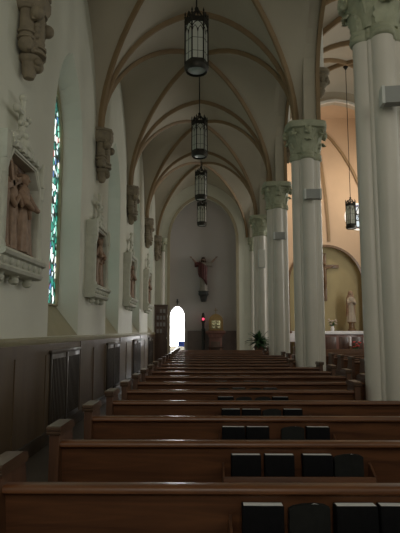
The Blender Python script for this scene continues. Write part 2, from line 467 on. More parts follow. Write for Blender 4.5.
def make_column():
    root = thing('column', 'x', 'column')
    mb = MB(); mb.loft([lob_ring(1, .42), lob_ring(1, 1.5), lob_ring(1, 3), lob_ring(1, CB + .05)]); mb.build('shaft', M['column'], root, smooth=50)
    mb = MB(); mb.loft([lob_ring(1.32, 0, .3, .6), lob_ring(1.32, .22, .3, .6), lob_ring(1.25, .26, .3), lob_ring(1.2, .3, .1), lob_ring(1.14, .34), lob_ring(1.16, .39), lob_ring(1.05, .43)])
    mb.build('base', M['column'], root, smooth=45)
    mb = MB()
    mb.loft([lob_ring(1.0, CB), lob_ring(1.03, CB + .12), lob_ring(1.06, CB + .3, .2), lob_ring(1.14, CB + .42, .4), lob_ring(1.24, CB + .52, .6, .2), lob_ring(1.3, CB + .58, .7, .4)])
    bell = mb.build('capital', M['capital'], root, smooth=50)
    mb = MB(); mb.loft([lob_ring(1.03, CB - .02), lob_ring(1.12, CB), lob_ring(1.13, CB + .03), lob_ring(1.06, CB + .055), lob_ring(1.11, CB + .075), lob_ring(1.1, CB + .105), lob_ring(1.03, CB + .12)])
    mb.build('neck_ring', M['capital'], bell, smooth=50)
    mb = MB(); mb.loft([lob_ring(1.3, CT - .14, .7, .55), lob_ring(1.42, CT - .12, .7, .6), lob_ring(1.44, CT - .06, .7, .65), lob_ring(1.36, CT - .05, .7, .6), lob_ring(1.4, CT, .7, .65)])
    mb.build('abacus', M['capital'], bell, smooth=40)
    for a in range(4):
        mb = MB(); leaf_mesh(mb, PI / 2 * a, .27, CB + .1, .24, .22, .05); mb.build('leaf', M['capital'], bell)
        mb = MB(); leaf_mesh(mb, PI / 4 + PI / 2 * a, .23, CB + .12, .36, .20, .10, .09); mb.build('leaf', M['capital'], bell)
        mb = MB(); an = PI / 4 + PI / 2 * a                               # corner volute
        pts = []
        for i in range(26):
            u = i / 25; ph = u * PI * 3.2; rr = .085 * (1 - u * .8)
            pts.append((math.cos(an) * (.34 + rr * math.cos(ph)), math.sin(an) * (.34 + rr * math.cos(ph)), CT - .22 + rr * math.sin(ph)))
        mb.tube([(math.cos(an) * .25, math.sin(an) * .25, CB + .28), (math.cos(an) * .31, math.sin(an) * .31, CB + .42)] + pts, .028, 7)
        mb.build('volute', M['capital'], bell)
        mb = MB(); an = PI / 2 * a
        mb.ball((math.cos(an) * .37, math.sin(an) * .37, CT - .19), .075, 12)
        for q in range(5):
            qa = 2 * PI * q / 5; mb.ball((math.cos(an) * .39 - math.sin(an) * .06 * math.cos(qa), math.sin(an) * .39 + math.cos(an) * .06 * math.cos(qa), CT - .19 + .06 * math.sin(qa)), .035, 8)
        mb.build('rosette', M['capital'], bell)
    return root
CX = 1.975
col0 = make_column()
notes = ['with a grey speaker on it, standing by the fourth and fifth pews', 'with a small grey speaker, between the fifth row and the eleventh', 'with the potted plant behind its foot', 'standing behind the potted plant, with an upright pale speaker']
for k in range(-1, 4):
    c = col0 if k == 0 else copy_tree(col0)
    c.location = (CX + (.03 if k == 0 else 0), pier(k) - (.08 if k == 0 else 0), 0)
    c['group'] = 'lobed arcade columns'
    c['label'] = ('lobed white column ' + (notes[k] if k >= 0 else 'out of view behind the camera'))
    if k == -1:
        for ch in list(c.children):
            for g in list(ch.children): bpy.data.objects.remove(g)
            bpy.data.objects.remove(ch)
        bpy.data.objects.remove(c)

# ------------------------------------------------------------------ speakers on the columns
def wide_speaker(label, x, y, z, rz, hl=.13):
    t = thing('speaker', label, 'speaker', (x, y, z), rz, 'speakers on the columns')
    mb = MB(); mb.prism([(-.085, -.09), (.03, -.09), (.06, -.05), (.06, .05), (.03, .09), (-.085, .09)], 'X', -hl, hl)
    mb.build('body', M['speaker'], t)
    for s in (-1, 1):
        mb = MB(); mb.prism([(-.09, -.098), (.034, -.098), (.066, -.052), (.066, .052), (.034, .098), (-.09, .098)], 'X', s * hl, s * (hl + .03))
        mb.build('end_cap', M['speakerlight'], t)
    mb = MB(); mb.box(-.05, .05, .055, .1, -.04, .04, .006); mb.build('bracket', M['speaker'], t)
wide_speaker('broad grey speaker box high on the thickest-looking column beside the front pews', CX + .10, pier(0) - .49, 4.0, math.radians(-6), .17)
wide_speaker('small grey speaker box below the capital of the second column', CX + .03, pier(1) - .395, 4.05, 0)
wide_speaker('small grey speaker box on the column in front of the plant', CX + .0, pier(2) - .395, 4.02, math.radians(0))
t = thing('speaker', 'upright pale speaker panel on the column behind the plant', 'speaker', (CX - .03, pier(3) - .36, 3.66), 0, 'speakers on the columns')
mb = MB(); mb.box(-.12, .12, -.06, .06, 0, .64, .02); mb.build('body', M['speakerlight'], t)
mb = MB(); mb.box(-.10, .10, -.068, -.058, .02, .62, .004); mb.build('grille', M['white'], t)

# ------------------------------------------------------------------ wall corbels
def make_corbel():
    root = thing('corbel', 'x', 'corbel')
    # local: wall plane x=0, projects +x; z from 0 (tail) to 1.08
    oct_ = [(0, -.24), (.14, -.24), (.30, -.11), (.30, .11), (.14, .24), (0, .24)]
    mb = MB()
    def sc_(s, z): return [(x * s, y * s, z) for x, y in oct_]
    mb.loft([sc_(.8, .80), sc_(.95, .86), sc_(1.0, .90), sc_(1.0, 1.0), sc_(.93, 1.02), sc_(1.0, 1.04), sc_(1.0, 1.08)])
    mb.build('abacus', M['corbel'], root)
    mb = MB()
    for y, r, z0 in ((-.13, .085, .44), (.13, .085, .44), (0, .115, .30)):
        x = .10 if y else .15
        mb.lathe([(r, z0), (r, z0 + .1), (r * .98, .84)], 16, (x, y, 0))
    mb.build('shaft', M['corbel'], root)
    for y, r, z0 in ((-.13, .085, .44), (.13, .085, .44), (0, .115, .30)):
        x = .10 if y else .15
        for z in (z0, z0 + .07, .80):
            mb = MB(); mb.lathe([(r, z - .02), (r * 1.22, z - .01), (r * 1.25, z + .015), (r, z + .035)], 16, (x, y, 0)); mb.build('ring', M['corbel'], root)
    for s in (-1, 1):                                                    # twisted ropes between the shafts
        mb = MB(); pts = []
        for i in range(5): mb.ball((.205, s * .095, .50 + i * .068), .042, 9, .05, Matrix.Translation((.205, s * .095, .5 + i * .068)) @ Matrix.Rotation(s * .5, 4, 'X') @ Matrix.Translation((-.205, -s * .095, -.5 - i * .068)))
        mb.build('rope', M['corbel'], root)
        mb = MB(); mb.ball((.11, s * .15, .36), .095, 14)
        for q in range(6):
            a = 2 * PI * q / 6; mb.ball((.16 + .03 * math.cos(a), s * .15 + .055 * math.cos(a), .36 + .055 * math.sin(a)), .04, 8)
        mb.build('rosette', M['corbel'], root)
        mb = MB(); mb.ball((.24, s * .19, .72), .08, 12); mb.lathe([(.03, .64), (.05, .72), (.02, .84)], 10, (.2, s * .19, 0)); mb.build('bud', M['corbel'], root)
    mb = MB()
    mb.lathe([(.012, 0), (.06, .02), (.085, .08), (.09, .2), (.125, .235), (.13, .27), (.10, .31)], 16, (.10, 0, 0))
    mb.build('pendant', M['corbel'], root)
    mb = MB(); mb.ball((.19, .02, .17), .075, 12); mb.ball((.22, -.04, .2), .05, 10); mb.build('scroll', M['corbel'], root)
    return root
cor0 = make_corbel()
st_names = ['first', 'second', 'third', 'fourth']
for k in range(0, 5):
    c = cor0 if k == 0 else copy_tree(cor0)
    yy = pier(k) + (-.02, .16, .18, .28, .16)[k]
    c.location = (WL, min(yy, YEND - .36), 4.45)
    c['group'] = 'carved wall corbels'
    c['label'] = ('carved stone corbel on the wall above the %s relief panel, carrying vault ribs' % st_names[k]) if k < 4 else 'carved stone corbel carrying ribs beside the end arch, past the last relief panel'
# ------------------------------------------------------------------ relief panels (stations) on the left wall
def robe_rings(cx, cy, z0, h, w, d, seed, lean=(0, 0), nr=12, n=28):
    rnd = random.Random(seed); ph = rnd.random() * 6; kf = rnd.choice([6, 7, 8]); rings = []
    prof = [(0, 1.0), (.1, .95), (.25, .86), (.45, .74), (.56, .70), (.68, .78), (.78, .84), (.84, .70), (.88, .32), (.91, .24)]
    for t, s in prof:
        fold = .13 * max(0, 1 - t * 1.25)
        rings.append([(cx + lean[0] * t + d * s * math.cos(2 * PI * i / n) * (1 + fold * math.sin(kf * 2 * PI * i / n + ph)),
                       cy + lean[1] * t + w * s * math.sin(2 * PI * i / n) * (1 + fold * math.sin(kf * 2 * PI * i / n + ph)), z0 + h * t) for i in range(n)])
    return rings
def figure(mb, cx, cy, z0, h, w, seed, lean=(0, 0), arms=()):
    mb.loft(robe_rings(cx, cy, z0, h, w, w * .6, seed, lean))
    hx, hy, hz = cx + lean[0] * 1.0, cy + lean[1] * 1.0, z0 + h * .955
    mb.ball((hx, hy, hz), h * .062, 12, h * .078)
    mb.ball((hx - .012, hy, hz + h * .018), h * .072, 12, h * .075)
    mb.tube([(hx + h * .055, hy, hz + .01), (hx + h * .068, hy, hz - h * .018)], [h * .008, h * .014], 6)
    for a in arms:
        pts = [V((cx + lean[0] * .8 + p[0], cy + lean[1] * .8 + p[1], z0 + h * .78 + p[2])) for p in a]
        mb.tube(pts, [h * .055, h * .048, h * .032][:len(pts)], 9); mb.ball(tuple(pts[-1]), h * .034, 8)
def make_station(label, seed, mirror=1):
    root = thing('relief_panel', label, 'relief panel', group='relief panels along the wall')
    W2 = .64
    fr = MB()                                             # stone surround: slab with a shouldered opening
    op = [(-.50, .30), (-.50, 1.16), (-.34, 1.35), (.34, 1.35), (.50, 1.16), (.50, .30)]
    ou = [(-W2, .30), (-W2, 1.12), (-W2, 1.46), (W2, 1.46), (W2, 1.12), (W2, .30)]
    for x0, x1 in ((0, .15),):
        for i in range(5):
            a, b_, c, d = ou[i], ou[i + 1], op[i + 1], op[i]
            fr.add([(x1, *a), (x1, *b_), (x1, *c), (x1, *d), (x0, *a), (x0, *b_), (x0, *c), (x0, *d)], [(0, 1, 2, 3), (0, 4, 5, 1), (3, 2, 6, 7)])
    mo = [(-.52, .29), (-.52, 1.17), (-.355, 1.38), (.355, 1.38), (.52, 1.17), (.52, .29)]
    frame = fr.build('frame', M['frame'], root, smooth=30)
    fr = MB(); fr.tube([(.15, y, z) for y, z in mo], .022, 7); fr.build('moulding', M['frame'], frame)
    mb = MB(); mb.box(0, .03, -.51, .51, .28, 1.37); mb.build('niche_back', M['niche'], root)
    for s in (-1, 1):                                     # corner colonnettes and their caps
        mb = MB(); mb.lathe([(.062, .30), (.062, .34), (.045, .37), (.04, .40), (.04, 1.04), (.05, 1.06), (.045, 1.08), (.06, 1.14), (.065, 1.2)], 14, (.14, s * .585, 0)); mb.build('colonnette', M['frame'], root)
        mb = MB(); mb.box(.0, .20, s * .58 - .07, s * .58 + .07, 1.2, 1.50, .012); mb.build('pinnacle_block', M['frame'], root)
    mb = MB()
    mb.prism([(0, 1.40), (.17, 1.40), (.20, 1.44), (.20, 1.48), (.15, 1.50), (0, 1.50)], 'Y', -W2 + .2, W2 - .2)
    for i in range(5): mb.box(.15, .21, -.38 + i * .16, -.30 + i * .16, 1.40, 1.47, .008)
    mb.build('cornice', M['frame'], root)
    mb = MB()
    mb.prism([(0, .30), (.22, .30), (.24, .27), (.225, .235), (.19, .22), (.17, .15), (.195, .12), (.18, .085), (.14, .07), (0, .07)], 'Y', -W2 - .01, W2 + .01)
    for i in range(7): mb.ball((.18, -.54 + i * .18, .185), .03, 9, .04)
    base = mb.build('shelf', M['frame'], root, smooth=30)
    for y in (-.42, 0, .42):
        mb = MB(); mb.lathe([(.02, -.03), (.05, -.015), (.06, .02), (.045, .045), (.065, .08)], 12, (.08, y, 0)); mb.build('pendant', M['frame'], base)
    mb = MB()                                             # finial: foliate cross
    mb.tube([(.10, 0, 1.48), (.10, 0, 2.08)], [.05, .035], 9)
    for z, r in ((1.56, .10), (1.66, .075), (1.80, .06)): mb.ball((.10, .05, z), r * .6, 8); mb.ball((.10, -.05, z), r * .6, 8); mb.ball((.14, 0, z), r * .6, 8)
    mb.tube([(.10, -.17, 1.92), (.10, .17, 1.92)], .032, 8)
    for p in ((.10, -.18, 1.92), (.10, .18, 1.92), (.10, 0, 2.11)): mb.ball(p, .05, 10)
    mb.build('finial', M['frame'], root)
    for s in (-1, 1):
        mb = MB(); mb.tube([(.1, s * .30, 1.49), (.1, s * .26, 1.58), (.1, s * .14, 1.60), (.1, s * .05, 1.70)], [.03, .045, .04, .03], 8); mb.ball((.1, s * .30, 1.55), .055, 9)
        mb.build('crocket', M['frame'], root)
    mb = MB(); q = mirror
    figure(mb, .115, q * .04, .34, .86, .125, seed, (.02, .03 * q), [[(.0, .10 * q, -.01), (.07, .15 * q, -.14), (.08, .25 * q, -.15)], [(.0, -.10 * q, -.01), (.08, -.12 * q, -.14), (.10, .0, -.18)]])
    figure(mb, .085, q * -.17, .34, .80, .105, seed + 1, (0, .02 * q), [[(.02, .08 * q, -.01), (.08, .10 * q, -.12), (.09, .16 * q, -.06)]])
    figure(mb, .075, q * -.36, .34, .74, .095, seed + 2, (0, .03 * q), [[(.02, .07 * q, -.01), (.07, .11 * q, -.11), (.08, .17 * q, -.02)]])
    figure(mb, .095, q * .27, .34, .58, .105, seed + 3, (.02, -.04 * q), [[(.02, -.07 * q, -.01), (.07, -.11 * q, -.05), (.08, -.17 * q, .03)]])
    figure(mb, .07, q * .40, .34, .70, .085, seed + 4, (0, -.02 * q), [[(.02, -.06 * q, -.01), (.06, -.10 * q, .05), (.06, -.15 * q, .13)]])
    figure(mb, .05, q * -.06, .36, .92, .09, seed + 5, (-.01, 0)); figure(mb, .05, q * .16, .36, .88, .085, seed + 6, (-.01, 0))
    for i in range(9): mb.ball((.07 + .02 * (i % 2), -.44 + i * .11, .345), .06, 8, .03)
    mb.box(.02, .12, -.495, .495, .30, .345, .01)
    mb.build('relief', M['relief'], root, smooth=60)
    mb = MB(); mt = Matrix.Translation((.10, q * -.12, .86)) @ Matrix.Rotation(.42 * q, 4, 'X')
    mb.box(-.02, .02, -.035, .035, -.48, .48, .006, mt); mb.box(-.02, .02, -.25, .25, .18, .25, .006, mt); mb.build('cross', M['relief'], root)
    return root
stl = ['pale stone relief panel showing robed figures, standing before the first stained glass window',
       'pale stone relief panel of clay figures on the wall between the two middle windows',
       'pale stone relief panel with tall foliate finial below the third corbel',
       'pale stone relief panel on the wall below the fourth corbel, by the leaflet rack']
for k in range(4):
    s_ = make_station(stl[k], 11 + k * 7, 1 if k % 2 == 0 else -1)
    s_.location = (WL, pier(k) + (-.16, .05, .26, .5)[k], (2.05, 2.05, 2.09, 2.15)[k])

# ------------------------------------------------------------------ pews
PX0, PX1 = -.828, 1.93
def end_panel(mb, x0, x1):
    pts = [(-.06, 0), (-.06, .945), (.20, .945), (.235, .92), (.27, .80), (.32, .70), (.40, .655), (.50, .65), (.52, .60), (.50, .5), (.48, .2), (.52, 0)]
    mb.prism(pts, 'X', x0, x1)
def end_cap(mb, x0, x1):
    e = .012
    prof = [(-.072, .942), (-.08, .954), (-.072, .964), (-.085, .970), (-.085, .983), (-.075, .991), (.17, .991), (.22, .979), (.24, .952), (.23, .935)]
    mb.prism(prof, 'X', x0 - e, x1 + e)
def make_pew(name, x0, x1, label, cat, loc, seat_x1=None):
    root = thing(name, label, cat, loc)
    sx = seat_x1 or x1
    mb = MB(); mb.prism([(.0, .862), (.026, .862), (.10, .40), (.074, .40)], 'X', x0, x1)
    mb.build('back_panel', M['pew'], root)
    mb = MB(); mb.prism([(-.022, .866), (-.036, .872), (-.038, .888), (-.03, .897), (-.018, .9), (.025, .9), (.04, .89), (.042, .872), (.03, .862), (-.012, .858)], 'X', x0, x1)
    mb.build('top_rail', M['pewrail'], root, smooth=50)
    mb = MB(); mb.box(x0, sx, .08, .47, .40, .44, .008); mb.build('seat', M['pew'], root)
    for a in ((x0 - .055, x0), (x1, x1 + .055)):
        mb = MB(); end_panel(mb, *a); e = mb.build('end_panel', M['pewend'], root)
        mb = MB(); end_cap(mb, *a); mb.build('end_cap', M['pewcap'], e)
    mb = MB(); mb.box(x0 + .05, min(x1, sx) - .05, -.26, -.14, .14, .18, .012)
    for xx in (x0 + .3, (x0 + sx) / 2, sx - .3): mb.box(xx - .02, xx + .02, -.23, -.17, 0, .14)
    mb.build('kneeler', M['darkwood'], root)
    return root
def add_rack(root, xr0, xr1):
    mb = MB(); mb.box(xr0, xr1, -.078, .07, .588, .60, .003); mb.box(xr0, xr1, -.092, -.078, .58, .725, .003)
    mb.build('book_rack', M['pew'], root)
    for x in (xr0 - .006, xr1 - .006):
        mb = MB(); mb.prism([(-.092, .58), (.055, .58), (.02, .78), (-.01, .77), (-.088, .73)], 'X', x, x + .012); mb.build('rack_bracket', M['pewend'], root)
ROW0, ROWS, ROWN = 2.215, .84, 18
def pew_label(k):
    s = 'brown wooden aisle pew, %s row from the rear' % ORD[k]
    s += {4: ', ending just short of the first column', 9: ', ending short of the second column', 14: ', ending short of the third column', 17: ', last before the end wall'}.get(k, '')
    if k < 9 and k != 4: s += ', hymnals in its rack'
    return s
long_proto = make_pew('pew', PX0, PX1, pew_label(0), 'pew', (0, ROW0, 0)); add_rack(long_proto, .10, .935)
plain_proto = None; short_proto = None
rows = []
for k in range(ROWN):
    y = ROW0 + k * ROWS
    if k in (4, 9, 14):
        if short_proto is None:
            short_proto = make_pew('pew', PX0, 1.56, '', 'pew', (0, y, 0)); add_rack(short_proto, .10, .935); c = short_proto
        else: c = copy_tree(short_proto)
    else: c = long_proto if k == 0 else copy_tree(long_proto)
    c.location = (0, y, 0); c['label'] = pew_label(k); c['group'] = 'side aisle pews'; rows.append(c)
# nave pews seen between the columns
np0 = None
for k in range(12):
    y = 8.1 + k * ROWS
    if np0 is None: np0 = make_pew('pew', 3.0, 8.2, '', 'pew', (0, y, 0)); c = np0
    else: c = copy_tree(np0)
    c.location = (0, y, 0); c['group'] = 'nave pews'
    c['label'] = 'long dark nave pew beyond the columns, %s row from the white altar' % ORD[11 - k]

# ------------------------------------------------------------------ hymnals
def make_hymnal(soft):
    root = thing('hymnal', 'x', 'hymnal')
    w_, h, d = .166, .234, .056
    mb = MB()
    if soft:
        # limp cover with a rounded, slightly drooping top edge
        prof = [(-w_ / 2, 0), (w_ / 2, 0), (w_ / 2, h - .014), (w_ / 2 - .02, h - .004), (w_ / 2 - .06, h), (-w_ / 2 + .06, h - .003), (-w_ / 2 + .02, h - .010), (-w_ / 2, h - .022)]
        mb.prism(prof, 'Y', 0, .004); mb.prism(prof, 'Y', .022, .026); mb.box(-w_ / 2, -w_ / 2 + .004, 0, .026, 0, h - .022)
        mb.build('cover', M['bookgreen'], root)
        mb = MB(); mb.prism([(-w_ / 2 + .006, .004), (w_ / 2 - .004, .004), (w_ / 2 - .006, h - .016), (w_ / 2 - .06, h - .001), (-w_ / 2 + .08, h - .012), (-w_ / 2 + .006, h - .03)], 'Y', .005, .021); mb.build('page_block', M['pages'], root)
    else:
        mb.box(-w_ / 2, w_ / 2, 0, .005, 0, h, .0015); mb.box(-w_ / 2, w_ / 2, d - .005, d, 0, h, .0015)
        mb.box(-w_ / 2, -w_ / 2 + .006, 0, d, 0, h, .0015); mb.build('cover', M['bookcover'], root)
        mb = MB(); mb.box(-w_ / 2 + .006, w_ / 2 - .004, .0055, d - .0055, .003, h - .0005); mb.build('page_block', M['pages'], root)
    return root
hard0 = make_hymnal(False); soft0 = make_hymnal(True); used = {False: False, True: False}
softs = {0: (1,), 1: (3,), 2: (2,), 3: (2,), 4: (1, 2), 5: (0, 2), 6: (1,), 7: (3,), 8: (2,)}
xoff = {0: (.228, .415, .60, .775), 1: (.226, .412, .625, .802), 2: (.20, .375, .63, .81), 3: (.222, .405, .585, .77)}
for k in range(9):
    for i in range(4):
        sf = i in softs[k]
        p0 = soft0 if sf else hard0
        b = copy_tree(p0) if used[sf] else p0
        used[sf] = True
        x = (xoff.get(k) or (.21, .40, .60, .78))[i]
        b.location = (x, ROW0 + k * ROWS - .072 + (.022 if sf else 0), .6015); b.rotation_euler = (math.radians(-2), 0, math.radians(random.uniform(-1.5, 1.5)))
        b['group'] = 'hymnals in the pew racks'
        b['label'] = '%s, %s from the wall side in the %s pew rack' % ('dark soft-covered hymnal' if sf else 'black hymnal, white page edges', ORD[i], ORD[k])

# ------------------------------------------------------------------ lanterns
def make_lantern():
    root = thing('hanging_lantern', 'x', 'lantern')
    R_ = .185; H = .80; ns = 6
    def hexp(r, z, off=0): return [(r * math.cos(2 * PI * i / ns + off), r * math.sin(2 * PI * i / ns + off), z) for i in range(ns)]
    for z0, z1, r, nm in ((.06, .09, 1.08, 'base_moulding'), (.09, .16, 1.02, 'frame'), (.78, .83, 1.03, 'top_frame'), (.83, .86, 1.08, 'top_moulding')):
        mb = MB()
        o = [(x * r, y * r) for x, y, _ in hexp(R_, 0)]; ii = [(x * .86, y * .86) for x, y in o]
        vs = [(x, y, z0) for x, y in o] + [(x, y, z1) for x, y in o] + [(x, y, z0) for x, y in ii] + [(x, y, z1) for x, y in ii]
        fs = []
        for i in range(6):
            j = (i + 1) % 6; fs += [(i, j, 6 + j, 6 + i), (12 + i, 18 + i, 18 + j, 12 + j), (i, 12 + i, 12 + j, j), (6 + i, 6 + j, 18 + j, 18 + i)]
        mb.add(vs, fs); o_ = mb.build(nm, M['iron'], root, smooth=30)
        if nm == 'frame': fr = o_
    for i in range(6):
        a = 2 * PI * i / 6
        mb = MB(); mb.tube([(R_ * math.cos(a), R_ * math.sin(a), .05), (R_ * math.cos(a), R_ * math.sin(a), .92)], .012, 7)
        mb.lathe([(.012, .90), (.02, .92), (.009, .94), (.016, .965), (.003, 1.01)], 8, (R_ * math.cos(a), R_ * math.sin(a), 0)); mb.build('post', M['iron'], fr)
        a0, a1 = a, a + PI / 3
        p0 = V((R_ * .955 * math.cos(a0), R_ * .955 * math.sin(a0), 0)); p1 = V((R_ * .955 * math.cos(a1), R_ * .955 * math.sin(a1), 0))
        nn = ((p0 + p1) / 2).normalized()
        mb = MB(); th = .003
        mb.add([tuple(p0 + V((0, 0, .15))), tuple(p1 + V((0, 0, .15))), tuple(p1 + V((0, 0, .8))), tuple(p0 + V((0, 0, .8))),
                tuple(p0 - nn * th + V((0, 0, .15))), tuple(p1 - nn * th + V((0, 0, .15))), tuple(p1 - nn * th + V((0, 0, .8))), tuple(p0 - nn * th + V((0, 0, .8)))],
               [(0, 1, 2, 3), (7, 6, 5, 4), (0, 4, 5, 1), (3, 2, 6, 7), (0, 3, 7, 4), (1, 5, 6, 2)])
        mb.build('glass_pane', M['lampglass'], root, smooth=0)
        mb = MB(); q = nn * .008
        def P(u, z): return tuple(p0.lerp(p1, u) + q + V((0, 0, z)))
        mb.tube([P(.5, .15), P(.5, .66)], .004, 5)
        for z in (.28, .50): mb.tube([P(0, z), P(1, z)], .0035, 5)
        for s0, s1 in ((0, .5), (.5, 1)):                                # little pointed tracery arches
            mb.tube([P(s0, .60), P(lerp(s0, s1, .12), .66), P((s0 + s1) / 2, .71), P(lerp(s0, s1, .88), .66), P(s1, .60)], .006, 5)
        mb.tube([P(0, .69), P(.2, .75), P(.5, .79), P(.8, .75), P(1, .69)], .007, 5)
        mb.build('tracery', M['iron'], fr)
        mb = MB(); mb.tube([tuple(p0.lerp(p1, .1) + V((0, 0, .86))), tuple(p0.lerp(p1, .5) + V((0, 0, .98))), tuple(p0.lerp(p1, .9) + V((0, 0, .86)))], .014, 6)
        mb.ball(tuple(p0.lerp(p1, .5) + V((0, 0, .93))), .028, 8); mb.build('cresting', M['iron'], fr)
        mb = MB(); mb.tube([tuple(p0 * .95 + V((0, 0, .86))), tuple(p0 * .5 + V((0, 0, .97))), (0, 0, 1.07)], .010, 6); mb.build('stay', M['iron'], fr)
    mb = MB(); mb.lathe([(.03, .012), (.10, .015), (.148, .03), (.150, .06), (.14, .07)], 18); mb.build('diffuser', M['lampbottom'], root)
    mb = MB(); mb.loft([[(r * math.cos(2 * PI * i / 18), r * math.sin(2 * PI * i / 18), z) for i in range(18)] for r, z in ((.152, .06), (.152, .005), (.172, 0), (.198, .05), (.198, .09), (.152, .09), (.152, .06))], cap=False); mb.build('bottom_ring', M['iron'], fr)
    return root
lan0 = make_lantern()
mids = [pier(k) + BAY / 2 for k in range(4)]
LZ = 5.63
lab = ['dark hexagonal glass lantern hung highest and largest in view above the middle pews', 'dark hexagonal lantern, second along the aisle vault', 'dark hexagonal lantern, third along the aisle vault', 'small-looking hexagonal lantern, last of the aisle, before the end arch']
def hang(root, top):
    mb = MB(); mb.tube([(0, 0, 1.04), (0, 0, top)], .012, 8); mb.ball((0, 0, 1.08), .035, 10); mb.lathe([(.02, top - .12), (.07, top - .05), (.09, top - .02), (.09, top)], 14); mb.build('hanging_rod', M['iron'], root)
for i, y in enumerate(mids):
    l = lan0 if i == 0 else copy_tree(lan0)
    l.location = (AC, y, LZ); l['label'] = lab[i]; l['group'] = 'aisle lanterns'; l.rotation_euler = (0, 0, math.radians(8))
    hang(l, SPR + RISE + .22 - LZ + .02)
nl = copy_tree(lan0)
for ch in list(nl.children):
    if ch.name.startswith('hanging_rod'): bpy.data.objects.remove(ch)
nl.location = (5.86, mids[3] + .3, 5.56); nl.scale = (1.13, 1.13, 1.18)
nl['label'] = 'dark hexagonal lantern on a long rod in the nave, in front of round window'; nl['group'] = 'nave lanterns'
hang(nl, (NSPR + NRISE + .25 - 5.56) / 1.18)

# ------------------------------------------------------------------ nave shafts with corbels on the nave side of the arcade wall
def make_nave_shaft():
    root = thing('wall_shaft', 'x', 'shaft')
    mb = MB(); mb.lathe([(.10, 6.7), (.10, NSPR - .3), (.12, NSPR - .28), (.10, NSPR - .2), (.16, NSPR)], 16, (AR1 + .09, 0, 0)); mb.build('shaft', M['white'], root)
    mb = MB(); mb.lathe([(.02, 6.15), (.06, 6.2), (.10, 6.28), (.08, 6.33), (.15, 6.42), (.17, 6.55), (.14, 6.60), (.19, 6.64), (.19, 6.70)], 14, (AR1 + .11, 0, 0))
    for q in range(5):
        a = -PI / 2 + PI * q / 4; mb.ball((AR1 + .11 + .14 * math.cos(a), .14 * math.sin(a), 6.47), .06, 8)
    mb.build('corbel', M['corbel'], root)
    return root
ns0 = make_nave_shaft()
for k in range(0, 4):
    c = ns0 if k == 0 else copy_tree(ns0)
    c.location = (0, pier(k), 0); c['group'] = 'nave wall shafts'; c['label'] = 'white wall shaft on a grey carved corbel, nave side, above the %s column' % ORD[k]

# ------------------------------------------------------------------ end of the side aisle: arch, end wall, doorway
JL, JR = -1.60, 1.38; ES, ER = 5.45, 1.95
ec = (JL + JR) / 2; ea = (JR - JL) / 2
mb = MB(); n = 24
ys = (YEND, YEND + .45)
pts = [(JL, 0), (JL, ES)] + [(ec - ea * math.cos(PI * i / n), ES + arch(ea * math.cos(PI * i / n), ea, ER)) for i in range(1, n)] + [(JR, ES), (JR, 0)]
for Y in ys:
    mb.add([(WL - .1, Y, 0), (JL, Y, 0), (JL, Y, 9), (WL - .1, Y, 9)], [(0, 1, 2, 3)]); mb.add([(JR, Y, 0), (AR1, Y, 0), (AR1, Y, 9), (JR, Y, 9)], [(0, 1, 2, 3)])
    for p0, p1 in zip(pts[1:-2], pts[2:-1]): mb.add([(p0[0], Y, p0[1]), (p1[0], Y, p1[1]), (p1[0], Y, 9), (p0[0], Y, 9)], [(0, 1, 2, 3)])
for p0, p1 in zip(pts[:-1], pts[1:]): mb.add([(p0[0], ys[0], p0[1]), (p1[0], ys[0], p1[1]), (p1[0], ys[1], p1[1]), (p0[0], ys[1], p0[1])], [(0, 1, 2, 3)])
struct(mb.build('wall_end_arch', M['wall'], smooth=25))
mb = MB(); mb.sweep([(x, YEND, z) for x, z in pts], (0, 1, 0), [(-.03, .06), (-.03, -.06), (.03, -.06), (.03, .06)])
struct(mb.build('trim_7', M['ribpale']))
for x, s in ((JL - .2, 1), (JR + .3, -1)):                              # slim responds either side of the arch
    pass
# responds: slender half columns with capitals
def respond(label, x):
    t = thing('wall_shaft', label, 'shaft', (x, YEND - .02, 0), group='slim responds beside the end arch')
    mb = MB(); mb.lathe([(.14, 0), (.14, .3), (.105, .36), (.10, CB + .1)], 18); mb.build('shaft', M['column'], t)
    mb = MB(); mb.lathe([(.10, CB + .08), (.125, CB + .1), (.125, CB + .14), (.10, CB + .17), (.12, CB + .35), (.18, CB + .5), (.2, CB + .54), (.2, CT - .03)], 18)
    for q in range(8): mb.ball((.15 * math.cos(q * PI / 4), .15 * math.sin(q * PI / 4), CB + .42), .05, 8)
    mb.build('capital', M['capital'], t)
respond('slim white wall shaft with leafy capital at the column side of the end arch', 2.03)
respond('slim wall shaft with leafy capital at the window side of the end arch', -1.86)
YW = YEND + .45
DX, DHW, DSP, DRI = -1.235, .345, 2.12, .48
mb = MB()
dp = [(DX - DHW, 0), (DX - DHW, DSP)] + [(DX - DHW * math.cos(PI * i / 14), DSP + arch(DHW * math.cos(PI * i / 14), DHW, DRI)) for i in range(1, 14)] + [(DX + DHW, DSP), (DX + DHW, 0)]
for Y in (YW, YW + .3):
    mb.add([(WL - .1, Y, 0), (DX - DHW, Y, 0), (DX - DHW, Y, 9), (WL - .1, Y, 9)], [(0, 1, 2, 3)])
    mb.add([(DX + DHW, Y, 0), (AR1, Y, 0), (AR1, Y, 9), (DX + DHW, Y, 9)], [(0, 1, 2, 3)])
    for p0, p1 in zip(dp[1:-2], dp[2:-1]): mb.add([(p0[0], Y, p0[1]), (p1[0], Y, p1[1]), (p1[0], Y, 9), (p0[0], Y, 9)], [(0, 1, 2, 3)])
for p0, p1 in zip(dp[:-1], dp[1:]): mb.add([(p0[0], YW, p0[1]), (p1[0], YW, p1[1]), (p1[0], YW + .3, p1[1]), (p0[0], YW + .3, p0[1])], [(0, 1, 2, 3)])
struct(mb.build('wall_far', M['endwall'], smooth=25))
